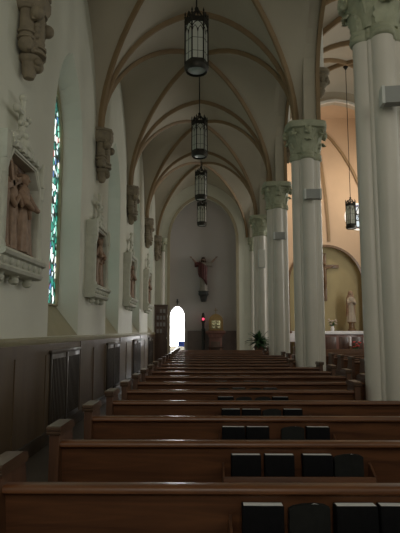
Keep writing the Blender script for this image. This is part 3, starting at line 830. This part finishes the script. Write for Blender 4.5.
mb = MB(); mb.sweep([(x, YW - .01, z) for x, z in dp], (0, 1, 0), [(-.02, .04), (-.02, -.04), (.02, -.04), (.02, .04)]); struct(mb.build('door_1', M['endwall']))
mb = MB(); mb.tube([(DX, YW - .03, DSP + DRI + .03), (DX, YW - .03, DSP + DRI + .22)], .022, 8); mb.tube([(DX - .07, YW - .03, DSP + DRI + .15), (DX + .07, YW - .03, DSP + DRI + .15)], .02, 8)
mb.ball((DX, YW - .03, DSP + DRI + .24), .04, 10)
tag(mb.build('wall_cross', M['darkstone']), 'small dark cross fixed above the bright doorway', 'cross')
mb = MB(); mb.box(DX + DHW + .1, JR + .02, YW - .04, YW - .005, 0, 1.5); struct(mb.build('trim_8', M['endwains']))
# vestibule beyond the doorway: white room, glowing pane added to whiten the opening
mb = MB()
X0, X1, Ya, Yb, Zt = -2.6, .6, YW + .3, YW + 3.2, 3.4
mb.add([(X0, Ya, 0), (X0, Yb, 0), (X0, Yb, Zt), (X0, Ya, Zt), (X1, Ya, 0), (X1, Yb, 0), (X1, Yb, Zt), (X1, Ya, Zt)], [(0, 1, 2, 3), (4, 7, 6, 5), (3, 2, 6, 7), (1, 5, 6, 2)])
struct(mb.build('wall_vestibule', M['vest'], smooth=0))
mb = MB(); mb.box(-2.1, -.5, Yb - .06, Yb - .03, .75, 3.0); wv = struct(mb.build('window_8', M['skydoor'], smooth=0))
mb = MB(); mb.box(-2.15, -2.1, Yb - .09, Yb - .02, .7, 3.05); mb.box(-.5, -.45, Yb - .09, Yb - .02, .7, 3.05); mb.box(-2.15, -.45, Yb - .09, Yb - .02, 3.0, 3.05); mb.box(-2.15, -.45, Yb - .09, Yb - .02, .7, .75); mb.build('window_frame', M['vest'], wv)
# blue chair in the vestibule
t = thing('chair', 'blue upholstered chair inside the bright doorway', 'chair', (-1.03, YW + .75, 0))
mb = MB(); mb.box(-.22, .22, -.22, .22, .42, .49, .02); mb.build('seat', M['blue'], t)
mb = MB(); mb.box(-.22, .22, .17, .23, .78, 1.02, .02); mb.build('backrest', M['blue'], t)
for sx in (-1, 1):
    for sy in (-1, 1):
        mb = MB(); mb.tube([(sx * .19, sy * .19, 0), (sx * .19, sy * .19, .43 if sy < 0 else .80)], .016, 8); mb.build('leg', M['darkwood'], t)

# ------------------------------------------------------------------ leaflet rack on the jamb
t = thing('leaflet_rack', 'tall brown wooden leaflet rack beside the bright doorway', 'leaflet rack', (-1.88, YEND - .30, 0))
mb = MB(); mb.box(-.25, .25, -.03, .05, 0, 2.55, .01); mb.build('board', M['rackwood'], t)
mb = MB(); mb.box(-.29, .29, -.05, .06, 2.52, 2.6, .012); mb.box(-.27, -.23, -.05, .05, 0, 2.52, .006); mb.box(.23, .27, -.05, .05, 0, 2.52, .006); mb.build('frame', M['rackwood'], t)
for r in range(4):
    for c in range(3):
        mb = MB(); mb.box(-.19 + c * .135, -.085 + c * .135, -.05, -.031, 1.35 + r * .28, 1.40 + r * .28 , .002); mb.build('pocket', M['darkwood'], t)
for r in range(4):
    for c in range(3):
        if (r, c) in ((0, 2), (3, 0)): continue
        mb = MB(); mb.box(-.045, .045, -.004, .004, 0, .16)
        p = mb.build('leaflet', M['paper']); p.location = (-1.88 - .137 + c * .135, YEND - .30 - .043, 1.405 + r * .28)
        tag(p, 'pale paper leaflet in the wooden rack, %s row from below, %s column from the wall' % (ORD[r], ORD[c]), 'leaflet', 'leaflets in the rack')

# ------------------------------------------------------------------ statue of a robed figure with raised arms on a wall bracket
SX, SY = -.09, YW - .02
t = thing('wall_bracket', 'dark stone wall bracket under the red-robed statue', 'bracket', (SX, SY, 2.76))
mb = MB(); oc = [(-.2, 0), (-.2, -.14), (-.11, -.28), (.11, -.28), (.2, -.14), (.2, 0)]
mb.loft([[(x * s_, y * s_, z) for x, y in oc] for s_, z in ((.45, 0), (.62, .03), (.72, .15), (.85, .25), (1.1, .30), (1.1, .36), (1.0, .38), (1.0, .42))]); mb.build('console', M['darkstone'], t)
mb = MB(); mb.loft([[(x * 1.15, y * 1.15, z) for x, y in oc] for z in (.42, .45)]); mb.build('shelf', M['darkstone'], t)
t = thing('statue', 'statue of robed bearded figure with raised arms and red mantle, on wall bracket', 'statue', (SX, SY - .15, 3.215))
vsx = [(0, 0, .80), (0, 0, 1.0), (0, 0, 1.18), (0, -.005, 1.26), (0, -.02, 1.36), (0, -.02, 1.45),
       (.15, 0, 1.19), (.32, -.03, 1.22), (.47, -.05, 1.38), (.52, -.06, 1.43),
       (-.15, 0, 1.19), (-.30, -.03, 1.20), (-.44, -.05, 1.37), (-.50, -.06, 1.43),
       (.08, 0, .75), (.09, -.02, .42), (.09, -.01, .06), (.10, -.09, .03), (-.08, 0, .75), (-.09, -.03, .42), (-.09, -.02, .06), (-.10, -.10, .03)]
eds = [(0, 1), (1, 2), (2, 3), (3, 4), (4, 5), (2, 6), (6, 7), (7, 8), (8, 9), (2, 10), (10, 11), (11, 12), (12, 13), (0, 14), (14, 15), (15, 16), (16, 17), (0, 18), (18, 19), (19, 20), (20, 21)]
rad = [.13, .125, .12, .05, .08, .06, .07, .055, .042, .028, .07, .055, .042, .028, .085, .06, .04, .035, .085, .06, .04, .035]
vs, fs = skin_mesh('figure', vsx, eds, rad, None)
mb = MB(); mb.add(vs, fs)
for s in (1, -1):                                                       # hands with fingers
    hx, hy, hz = (.52, -.06, 1.43) if s > 0 else (-.50, -.06, 1.43)
    mb.ball((hx + s * .03, hy, hz + .03), .032, 10)
    for q in range(4):
        a = math.radians(20 + q * 16); L = (.075, .088, .082, .065)[q]
        mb.tube([(hx + s * .035, hy - .012 + q * .008, hz + .035), (hx + s * (.035 + L * .6 * math.cos(a)), hy - .012 + q * .008, hz + .035 + L * .6 * math.sin(a)), (hx + s * (.035 + L * math.cos(a - .15)), hy - .012 + q * .008 - .012, hz + .035 + L * math.sin(a - .15))], [.010, .009, .007], 6)
    mb.tube([(hx + s * .02, hy - .02, hz + .03), (hx + s * .015, hy - .045, hz + .07), (hx + s * .03, hy - .05, hz + .095)], [.011, .010, .007], 6)
mb.tube([(0, -.095, 1.385), (0, -.118, 1.355), (0, -.10, 1.35)], [.010, .016, .012], 6)   # nose
for s in (-1, 1): mb.ball((s * .028, -.092, 1.388), .011, 8); mb.ball((s * .078, -.015, 1.37), .02, 8)
body = mb.build('body', M['skin'], t, smooth=60)
def ring_e(cx, cy, rx, ry, z, fold, kf, ph, n=40): return [(cx + rx * math.cos(2 * PI * i / n) * (1 + fold * math.sin(kf * 2 * PI * i / n + ph)), cy + ry * math.sin(2 * PI * i / n) * (1 + fold * math.sin(kf * 2 * PI * i / n + ph)), z) for i in range(n)]
mb = MB(); mb.loft([ring_e(0, -.02, .165, .13, .05, .10, 9, 0), ring_e(0, -.015, .155, .12, .3, .08, 9, .2), ring_e(0, -.01, .15, .12, .55, .06, 9, .3), ring_e(0, 0, .145, .115, .8, .03, 9, .3), ring_e(0, 0, .15, .115, 1.0, .03, 7, 0), ring_e(0, 0, .165, .115, 1.15, .01, 7, 0), ring_e(0, 0, .13, .10, 1.235, 0, 7, 0), ring_e(0, 0, .07, .07, 1.265, 0, 7, 0)])
mb.build('robe', M['robe'], t, smooth=60)
for s in (-1, 1):                                                       # wide sleeves hanging from the raised arms
    mb = MB(); mb.loft([[(s * x, -.02 + ry * math.cos(2 * PI * i / 14), z - dz * .5 + (rz_ + dz * .5) * math.sin(2 * PI * i / 14)) for i in range(14)] for x, z, ry, rz_, dz in ((.10, 1.16, .09, .09, .0), (.22, 1.19, .08, .085, .03), (.32, 1.22, .075, .08, .10), (.39, 1.285, .07, .07, .16))]); mb.build('sleeve', M['red' if s < 0 else 'robe'], t, smooth=60)
mb = MB(); n = 30; rings = []                                           # mantle: from one shoulder across the body, ends in a point at the knee
for j in range(11):
    u = j / 10; z = lerp(1.22, .34, u); a0 = lerp(math.radians(-172), math.radians(-135), u ** 1.3); a1 = lerp(math.radians(-20), math.radians(-35), u)
    if u > .7: a0 = lerp(math.radians(-122), math.radians(-62), (u - .7) / .3)
    rx = lerp(.18, .185, u); ry = lerp(.14, .16, u); r_ = []
    for i in range(n + 1):
        a = lerp(a0, a1, i / n); fd = 1 + .05 * math.sin(i * 1.1 + u * 3)
        zz = z - .16 * (i / n) * (1 - u) + (.10 * (1 - i / n) if u < .3 else 0) - .10 * u * (i / n)
        r_.append((rx * math.cos(a) * fd, -.01 + ry * math.sin(a) * fd, zz))
    rings.append(r_ + [(x * .93, y * .93 , z2) for x, y, z2 in reversed(r_)])
mb.loft(rings); mb.build('mantle', M['red'], t, smooth=60)
mb = MB(); mb.loft([ring_e(-.165, -.02, .05, .08, 1.21, 0, 1, 0, 16), ring_e(-.175, -.03, .065, .10, 1.1, .08, 5, 0, 16), ring_e(-.19, -.03, .06, .10, .9, .1, 5, 1, 16), ring_e(-.185, -.03, .045, .08, .72, .12, 5, 1, 16), ring_e(-.18, -.03, .015, .03, .62, 0, 5, 1, 16)]); mb.build('mantle', M['red'], t, smooth=60)
mb = MB(); mb.ball((0, .012, 1.405), .098, 16, .105); mb.tube([(-.075, .02, 1.40), (-.085, .03, 1.3), (-.08, .02, 1.2)], [.04, .035, .02], 8); mb.tube([(.075, .02, 1.40), (.085, .03, 1.3), (.08, .02, 1.2)], [.04, .035, .02], 8)
mb.lathe([(.01, 1.27), (.035, 1.29), (.05, 1.325), (.03, 1.335)], 10, (0, -.065, 0)); mb.build('hair', M['hair'], t)
mb = MB(); mb.lathe([(.21, 0), (.21, .03), (.19, .05)], 20, sy=.75); mb.build('plinth', M['robe'], t)

# ------------------------------------------------------------------ sanctuary lamp, tabernacle, kneelers, plant
t = thing('lamp_stand', 'tall dark stand with a glowing red sanctuary lamp', 'lamp', (-.10, YW - .35, 0))
mb = MB(); mb.lathe([(.18, 0), (.18, .03), (.14, .06), (.06, .10), (.05, .14)], 18); mb.build('base', M['darkstone'], t)
mb = MB(); mb.lathe([(.075, .12), (.07, .5), (.085, .55), (.07, .6), (.07, 1.5), (.09, 1.55), (.06, 1.6), (.055, 1.84), (.09, 1.90)], 16); mb.build('pole', M['darkstone'], t)
mb = MB(); mb.lathe([(.025, 1.95), (.036, 1.965), (.04, 2.0), (.034, 2.04)], 14); mb.build('red_glass', M['redglass'], t)
mb = MB(); mb.lathe([(.09, 1.90), (.10, 1.915), (.09, 1.92)], 14); mb.lathe([(.06, 2.06), (.08, 2.07), (.08, 2.10), (.05, 2.24), (.03, 2.27)], 14)
for q in range(4): a = PI / 4 + q * PI / 2; mb.tube([(.075 * math.cos(a), .075 * math.sin(a), 1.91), (.075 * math.cos(a), .075 * math.sin(a), 2.08)], .006, 5)
mb.build('cage', M['iron'], t)
TX, TY = .42, YW - .42
t = thing('altar_pedestal', 'brown wooden pedestal altar carrying the brass tabernacle', 'altar', (TX, TY, 0))
mb = MB(); mb.box(-.33, .33, -.25, .25, 0, .15, .01); mb.box(-.27, .27, -.2, .22, .15, 1.25, .01); mb.build('body', M['altarwood'], t)
mb = MB(); mb.box(-.42, .42, -.28, .28, 1.38, 1.50, .015); mb.prism([(-.27, 1.22), (.27, 1.22), (.38, 1.38), (-.38, 1.38)], 'Y', -.24, .25); mb.build('top', M['altarwood'], t)
mb = MB(); mb.box(-.2, .2, -.215, -.195, .3, 1.05, .006); mb.build('front_panel', M['darkwood'], t)
mb = MB(); mb.box(-.33, .33, -.30, -.20, .78, .84, .01); mb.build('shelf', M['darkwood'], t)
t = thing('tabernacle', 'brass arched tabernacle with a small cross on top', 'tabernacle', (TX + .02, TY, 1.5))
ap = [(-.27, .05), (-.27, .42)] + [(-.27 * math.cos(PI * i / 14), .42 + .27 * math.sin(PI * i / 14)) for i in range(1, 14)] + [(.27, .42), (.27, .05)]
mb = MB(); mb.prism(ap, 'Y', -.16, .18); mb.build('case', M['gold'], t, smooth=30)
mb = MB(); mb.box(-.33, .33, -.21, .21, 0, .05, .01); mb.build('base', M['gold'], t)
mb = MB(); mb.sweep([(x * 1.03, -.17, z) for x, z in ap], (0, 1, 0), [(-.02, .02), (-.02, -.02), (.02, -.02), (.02, .02)]); mb.build('rim', M['gold'], t)
for s in (-1, 1):
    mb = MB(); mb.box(s * .10 - .088, s * .10 + .088, -.185, -.16, .08, .44, .012)
    for r in range(3): mb.box(s * .10 - .065, s * .10 + .065, -.197, -.18, .10 + r * .11, .19 + r * .11, .012)
    d = mb.build('door', M['goldpale'], t)
    mb = MB(); mb.ball((s * .025, -.20, .27), .014, 8); mb.build('handle', M['iron'], d)
mb = MB(); mb.tube([(0, 0, .68), (0, 0, .98)], .014, 8); mb.tube([(-.09, 0, .88), (.09, 0, .88)], .014, 8); mb.ball((0, 0, .70), .035, 10); mb.build('cross', M['gold'], t)
def kneeler(label, x, wd):
    t = thing('kneeler', label, 'kneeler', (x, YW - .55, 0))
    mb = MB(); mb.box(-wd, wd, -.18, .02, .55, .60, .012); mb.build('rail', M['altarwood'], t)
    for s in (-1, 1): mb = MB(); mb.prism([(-.2, 0), (.1, 0), (.05, .3), (.0, .6), (-.16, .6), (-.1, .3)], 'X', s * wd - .025, s * wd + .025); mb.build('side_panel', M['darkwood'], t)
    mb = MB(); mb.box(-wd, wd, -.05, .0, .1, .56); mb.build('front_panel', M['darkwood'], t)
    mb = MB(); mb.box(-wd, wd, -.42, -.2, .12, .2, .03); mb.build('cushion', M['red'], t)
kneeler('low dark kneeler between the bright doorway and the red lamp', -.52, .24); kneeler('low dark kneeler between the tabernacle pedestal and the white jamb', 1.12, .22)
t = thing('potted_plant', 'bushy dark green potted plant at the foot of the column', 'plant', (1.80, 17.36, 0)); t.scale = (1.12, 1.12, 1.1)
mb = MB(); mb.box(-.18, .18, -.18, .18, 0, .62, .01); mb.build('stand', M['darkwood'], t)
mb = MB(); mb.lathe([(.11, .62), (.13, .66), (.165, .86), (.175, .88), (.17, .90), (.15, .88)], 18); mb.build('pot', M['pot'], t)
mb = MB(); rnd = random.Random(5)
for i in range(150):
    a = rnd.random() * 2 * PI; el = rnd.uniform(.1, 1.45); L = rnd.uniform(.24, .52); w_ = rnd.uniform(.03, .055)
    d = V((math.cos(a) * math.cos(el), math.sin(a) * math.cos(el), math.sin(el))); base = V((rnd.uniform(-.08, .08), rnd.uniform(-.08, .08), .9 + rnd.uniform(0, .18)))
    side = d.cross(V((0, 0, 1))); side = side.normalized() if side.length > .01 else V((1, 0, 0)); up = side.cross(d)
    rows_ = []
    for j in range(6):
        u = j / 5; p = base + d * L * u - V((0, 0, .16 * u * u)); p.y = min(p.y, .30); ww = w_ * math.sin(PI * (.06 + .92 * u)) ; rows_.append([tuple(p - side * ww), tuple(p + up * .008), tuple(p + side * ww), tuple(p - up * .006)])
    mb.loft(rows_)
mb.build('foliage', M['leaf'], t, smooth=60)

# ------------------------------------------------------------------ nave: shell, chancel arch, apse wall
NR = NC + NA + .05
mb = MB()
mb.add([(NR, -4.2, 0), (NR, YEND + 3.6, 0), (NR, YEND + 3.6, NTOP), (NR, -4.2, NTOP)], [(0, 1, 2, 3)]); struct(mb.build('wall_right', M['wall'], smooth=0))
mb = MB(); mb.add([(-2.9, -4.15, 0), (NR + .2, -4.15, 0), (NR + .2, -4.15, NTOP), (-2.9, -4.15, NTOP)], [(0, 1, 2, 3)]); struct(mb.build('wall_rear', M['wall'], smooth=0))
# chancel arch
CA, CSP, CRI = 3.05, 8.2, 3.55
mb = MB(); n = 28; CCX = NC + .03
cp = [(CCX - CA, 0), (CCX - CA, CSP)] + [(CCX - CA * math.cos(PI * i / n), CSP + arch(CA * math.cos(PI * i / n), CA, CRI)) for i in range(1, n)] + [(CCX + CA, CSP), (CCX + CA, 0)]
for Y in (YEND, YEND + .4):
    mb.add([(AR1 - .02, Y, 0), (CCX - CA, Y, 0), (CCX - CA, Y, NTOP), (AR1 - .02, Y, NTOP)], [(0, 1, 2, 3)]); mb.add([(CCX + CA, Y, 0), (NR + .1, Y, 0), (NR + .1, Y, NTOP), (CCX + CA, Y, NTOP)], [(0, 1, 2, 3)])
    for p0, p1 in zip(cp[1:-2], cp[2:-1]): mb.add([(p0[0], Y, p0[1]), (p1[0], Y, p1[1]), (p1[0], Y, NTOP + .3), (p0[0], Y, NTOP + .3)], [(0, 1, 2, 3)])
for p0, p1 in zip(cp[:-1], cp[1:]): mb.add([(p0[0], YEND, p0[1]), (p1[0], YEND, p1[1]), (p1[0], YEND + .4, p1[1]), (p0[0], YEND + .4, p0[1])], [(0, 1, 2, 3)])
struct(mb.build('wall_chancel_arch', M['vault'], smooth=25))
mb = MB(); mb.sweep([(x, YEND, z) for x, z in cp], (0, 1, 0), [(-.05, .09), (-.05, -.03), (.05, -.03), (.05, .09)]); struct(mb.build('trim_9', M['white']))
# apse: back wall with an arched niche
YA = 25.6; LX, LR, LSP = 5.98, 1.86, 3.83
mb = MB(); n = 28
lp = [(LX - LR, 0), (LX - LR, LSP)] + [(LX - LR * math.cos(PI * i / n), LSP + LR * 1.02 * math.sin(PI * i / n)) for i in range(1, n)] + [(LX + LR, LSP), (LX + LR, 0)]
AX0, AX1, ATOP = AR1 + .02, NR + .1, 12.4
mb.add([(AX0, YA, 0), (LX - LR, YA, 0), (LX - LR, YA, ATOP), (AX0, YA, ATOP)], [(0, 1, 2, 3)]); mb.add([(LX + LR, YA, 0), (AX1, YA, 0), (AX1, YA, ATOP), (LX + LR, YA, ATOP)], [(0, 1, 2, 3)])
for p0, p1 in zip(lp[1:-2], lp[2:-1]): mb.add([(p0[0], YA, p0[1]), (p1[0], YA, p1[1]), (p1[0], YA, ATOP), (p0[0], YA, ATOP)], [(0, 1, 2, 3)])
mb.add([(AX0, YEND + .4, 0), (AX0, YA, 0), (AX0, YA, ATOP), (AX0, YEND + .4, ATOP), (AX1, YEND + .4, 0), (AX1, YA, 0), (AX1, YA, ATOP), (AX1, YEND + .4, ATOP)], [(0, 1, 2, 3), (4, 7, 6, 5), (3, 2, 6, 7)])
struct(mb.build('wall_apse', M['apse'], smooth=20))
mb = MB()
for p0, p1 in zip(lp[:-1], lp[1:]): mb.add([(p0[0], YA, p0[1]), (p1[0], YA, p1[1]), (p1[0], YA + .35, p1[1]), (p0[0], YA + .35, p0[1])], [(0, 1, 2, 3)])
mb.add([(x, YA + .35, z) for x, z in lp], [tuple(range(len(lp)))])
struct(mb.build('wall_niche', M['lunette'], smooth=20))
mb = MB(); mb.sweep([(x, YA - .01, z) for x, z in lp], (0, 1, 0), [(-.04, .05), (-.04, -.06), (.04, -.06), (.04, .05)]); struct(mb.build('trim_10', M['crosswood']))
PSEC = [(-.04, .06), (-.04, -.06), (.04, -.06), (.04, .06)]
def apse_rib(i, pts): m_ = MB(); m_.sweep(pts, (0, 1, 0), PSEC); struct(m_.build('trim_11%d' % i, M['rib']))
apse_rib(1, [(5.55, YA - .03, 12.1), (5.72, YA - .03, 11.2), (5.88, YA - .03, 10.2), (6.0, YA - .03, 9.2), (6.1, YA - .03, 8.2), (6.16, YA - .03, 7.2), (6.2, YA - .03, 6.45), (6.2, YA - .03, 5.95)])
apse_rib(2, [(5.5, YA - .06, 12.05), (6.0, YA - .06, 11.7), (6.5, YA - .06, 11.2), (7.0, YA - .06, 10.5), (7.5, YA - .06, 9.6), (7.9, YA - .06, 8.6), (8.2, YA - .06, 7.4), (8.3, YA - .06, 6.0)])
# round stained glass window in the apse wall
WX, WZ, WR = 7.72, 7.2, .62
mb = MB(); mb.lathe([(.001, 0), (WR, 0), (WR, .02), (.001, .02)], 32, mtx=Matrix.Rotation(PI / 2, 4, 'X')); wr = struct(mb.build('window_9', M['stainedsmall'], smooth=0, loc=(WX, YA - .005, WZ)))
mb = MB(); cpts = [((WR + .04) * math.cos(2 * PI * i / 36), -.03, (WR + .04) * math.sin(2 * PI * i / 36)) for i in range(37)]; mb.tube(cpts, .05, 8)
mb.build('window_frame', M['borderglass'], wr)
mb = MB()
for a in (0, PI / 3, 2 * PI / 3): mb.tube([(-WR * math.cos(a), -.03, -WR * math.sin(a)), (WR * math.cos(a), -.03, WR * math.sin(a))], .014, 6)
mb.build('window_lead', M['lead'], wr)
# chancel platform
mb = MB(); mb.box(AR1 + .1, NR, YEND - .3, YA + .3, 0, .17); mb.box(AR1 + .1, NR, YEND + .1, YA + .3, .17, .34); struct(mb.build('floor_chancel', M['altarwood']))
# altar with white cloth
t = thing('altar', 'brown wooden altar under the crucifix in the arched niche', 'altar', (5.95, 24.95, .34))
mb = MB(); mb.box(-1.65, 1.65, -.3, .35, 0, 1.02, .01); mb.build('body', M['altarwood'], t)
for i in range(5):
    mb = MB(); mb.box(-1.5 + i * .62, -1.02 + i * .62, -.325, -.30, .12, .86, .01); mb.build('front_panel', M['darkwood'], t)
mb = MB(); mb.box(-1.85, 1.85, -.38, .4, 1.02, 1.13, .012); mb.build('tabletop', M['altarwood'], t)
mb = MB(); mb.box(-1.87, 1.87, -.405, .38, 1.13, 1.142, .003); mb.box(-1.87, 1.87, -.41, -.395, .99, 1.142, .004)
tag(mb.build('altar_cloth', M['cloth'], loc=(5.95, 24.95, .34)), 'white linen cloth along the top of the altar', 'altar cloth')
# crucifix
t = thing('crucifix', 'plain brown wooden cross on the ochre niche wall', 'cross', (6.0, YA + .30, 2.97))
mb = MB(); mb.box(-.095, .095, -.05, .05, 0, 2.42, .01); mb.build('upright', M['crosswood'], t)
mb = MB(); mb.box(-.72, .72, -.045, .055, 1.66, 1.83, .01); mb.build('crossbar', M['crosswood'], t)
mb = MB(); mb.tube([(-.5, -.09, 1.78), (-.25, -.1, 1.68), (0, -.1, 1.62), (.25, -.1, 1.68), (.5, -.09, 1.78)], [.03, .045, .08, .045, .03], 8); mb.tube([(0, -.1, 1.66), (0, -.1, 1.3), (.02, -.12, .9), (0, -.08, .55)], [.09, .085, .07, .035], 9); mb.ball((0, -.12, 1.83), .07, 10, .09)
mb.build('corpus', M['crosswood'], t, smooth=60)
# statue on the altar gradine
t = thing('statue', 'small pale robed statue standing on the altar beside the crucifix', 'statue', (7.08, 25.2, 1.482))
mb = MB(); mb.lathe([(.2, 0), (.2, .08), (.14, .12), (.13, .36), (.19, .40), (.19, .44)], 16); mb.build('pedestal', M['crosswood'], t)
mb = MB(); mt = Matrix.Translation((0, 0, .44)) @ Matrix.Rotation(-PI / 2, 4, 'Z'); tmp = MB(); figure(tmp, 0, 0, 0, 1.42, .21, 3, (.0, 0), [[(.0, .14, -.02), (.14, .16, -.22), (.24, .03, -.12)], [(.0, -.14, -.02), (.14, -.16, -.22), (.24, -.02, -.14)]]); mb.add(tmp.v, tmp.f, mt); mb.build('body', M['statuewhite'], t, smooth=60)
mb = MB(); mb.ball((0, .02, 1.80 + .02), .125, 14, .14); mb.loft([ring_e(0, .03, .12, .11, 1.80, 0, 1, 0, 18), ring_e(0, .05, .2, .12, 1.6, .04, 5, 0, 18), ring_e(0, .06, .22, .12, 1.2, .06, 5, 0, 18), ring_e(0, .06, .23, .13, .7, .08, 5, 0, 18)]); mb.build('veil', M['relief'], t, smooth=60)
# flowers
def flowers(label, x, y, z, s, petal, seed, vase):
    t = thing('flower_vase', label, 'flowers', (x, y, z)); rnd = random.Random(seed)
    mb = MB(); mb.lathe([(.07 * s, 0), (.09 * s, .02 * s), (.11 * s, .14 * s), (.07 * s, .24 * s), (.09 * s, .28 * s), (.06 * s, .26 * s)], 16); mb.build('vase', vase, t)
    st = MB(); lf = MB()
    for i in range(16):
        a = rnd.random() * 2 * PI; r = rnd.uniform(.03, .24) * s; h = rnd.uniform(.36, .66) * s; p = (r * math.cos(a), r * math.sin(a), h)
        st.tube([(0, 0, .2 * s), (p[0] * .4, p[1] * .4, h * .7), p], .007 * s, 5)
        hd = MB()
        for q in range(6):
            qa = 2 * PI * q / 6; hd.ball((p[0] + .03 * s * math.cos(qa), p[1] + .03 * s * math.sin(qa), p[2] + .01 * s), .03 * s, 7, .018 * s)
        hd.ball((p[0], p[1], p[2] + .02 * s), .02 * s, 7); hd.build('flower_head', petal, t)
    for i in range(18):
        a = rnd.random() * 2 * PI; r = rnd.uniform(.1, .26) * s; h = rnd.uniform(.28, .5) * s
        lf.tube([(0, 0, .22 * s), (r * .5 * math.cos(a), r * .5 * math.sin(a), h), (r * math.cos(a), r * math.sin(a), h * .95)], [.006 * s, .03 * s, .004 * s], 5)
    st.build('stems', M['leaf'], t); lf.build('foliage', M['leaf'], t)
flowers('vase of pink and white flowers on the altar cloth beside the column edge', 6.02, 24.7, 1.482, .85, M['petalwhite'], 2, M['cloth'])
flowers('low pot of red flowers on the step in front of the altar', 6.95, 24.2, .34, 1.0, M['petalred'], 4, M['white'])
t = thing('candlestick', 'white candle on a short stand before the altar by red flowers', 'candle', (6.72, 24.25, .34))
mb = MB(); mb.lathe([(.10, 0), (.10, .02), (.03, .06), (.03, .4), (.08, .44), (.08, .46)], 14); mb.build('stand', M['gold'], t)
mb = MB(); mb.lathe([(.05, .46), (.05, .86), (.02, .88)], 14); mb.build('candle', M['cloth'], t)
# side credence table with a pale cloth, seen between the second and third columns
t = thing('side_table', 'small table with bluish white cloth seen between two columns', 'table', (3.98, 23.9, .34))
mb = MB(); mb.box(-.42, .42, -.3, .3, .98, 1.03, .01); mb.build('tabletop', M['altarwood'], t)
for sx in (-1, 1):
    for sy in (-1, 1): mb = MB(); mb.box(sx * .37 - .03, sx * .37 + .03, sy * .25 - .03, sy * .25 + .03, 0, .98, .005); mb.build('leg', M['altarwood'], t)
mb = MB(); mb.box(-.44, .44, -.32, .32, 1.03, 1.04, .003); mb.box(-.44, .44, -.335, -.32, .66, 1.04, .004)
tag(mb.build('table_cloth', M['cloth'], loc=(3.98, 23.9, .34)), 'bluish white cloth hanging over the small side table', 'tablecloth')

# ------------------------------------------------------------------ unseen windows added to light the church (behind the camera and in the nave)
def lit_window(i, pts, m): mb = MB(); mb.add(pts, [(0, 1, 2, 3)]); return struct(mb.build('window_%d' % i, m, smooth=0))
wi = 10
for k in range(-2, 4):                                                  # glowing panes added in the unseen far nave wall
    yc = pier(k) + BAY / 2
    z0 = 1.6 if k == 3 else 3.2  # last pane reaches lower to throw extra light on the end jamb
    lit_window(wi, [(NR - .02, yc - .8, z0), (NR - .02, yc + .8, z0), (NR - .02, yc + .8, 8.2), (NR - .02, yc - .8, 8.2)], M['sky' if k < 3 else 'skyfill']); wi += 1
lit_window(wi, [(-1.2, -4.1, 2.6), (1.0, -4.1, 2.6), (1.0, -4.1, 6.6), (-1.2, -4.1, 6.6)], M['skyrear']); wi += 1
lit_window(wi, [(4.0, -4.1, 4), (7.6, -4.1, 4), (7.6, -4.1, 10), (4.0, -4.1, 10)], M['sky']); wi += 1

# chancel lamps: warm flood lights hidden behind the chancel arch
def area(name, loc, rot, sx, sy, power, c):
    d = bpy.data.lights.new(name, 'AREA'); d.shape = 'RECTANGLE'; d.size = sx; d.size_y = sy; d.energy = power; d.color = c
    o = bpy.data.objects.new(name, d); COL.objects.link(o); o.location = loc; o.rotation_euler = rot; return o
area('chancel_lamp', (3.0, YEND + .7, 9.6), (math.radians(62), 0, math.radians(-35)), .6, .3, 62, (1.0, .84, .66))
area('chancel_lamp', (8.6, YEND + .7, 9.0), (math.radians(62), 0, math.radians(35)), .6, .3, 62, (1.0, .84, .66))

# ------------------------------------------------------------------ camera, world, view
w = bpy.data.worlds.new('World'); sc.world = w; w.use_nodes = True
w.node_tree.nodes['Background'].inputs[0].default_value = (.6, .7, .8, 1); w.node_tree.nodes['Background'].inputs[1].default_value = .05
cd = bpy.data.cameras.new('Camera'); cam = bpy.data.objects.new('Camera', cd); COL.objects.link(cam)
FPX = 515.0
cd.sensor_fit = 'VERTICAL'; cd.sensor_height = 36; cd.sensor_width = 27; cd.lens = FPX / 533 * 36; cd.clip_start = .05; cd.clip_end = 200
pitch = math.radians(7.03); yaw = math.radians(.62)
cam.location = (0, 0, EYE); cam.rotation_euler = (PI / 2 + pitch, 0, yaw)
sc.camera = cam
sc.view_settings.view_transform = 'Standard'; sc.view_settings.look = 'None'; sc.view_settings.gamma = 1; sc.view_settings.use_curve_mapping = False
sc.view_settings.exposure = .14
sc.cycles.use_denoising = True
sc.cycles.max_bounces = 8; sc.cycles.diffuse_bounces = 5; sc.cycles.sample_clamp_indirect = 4
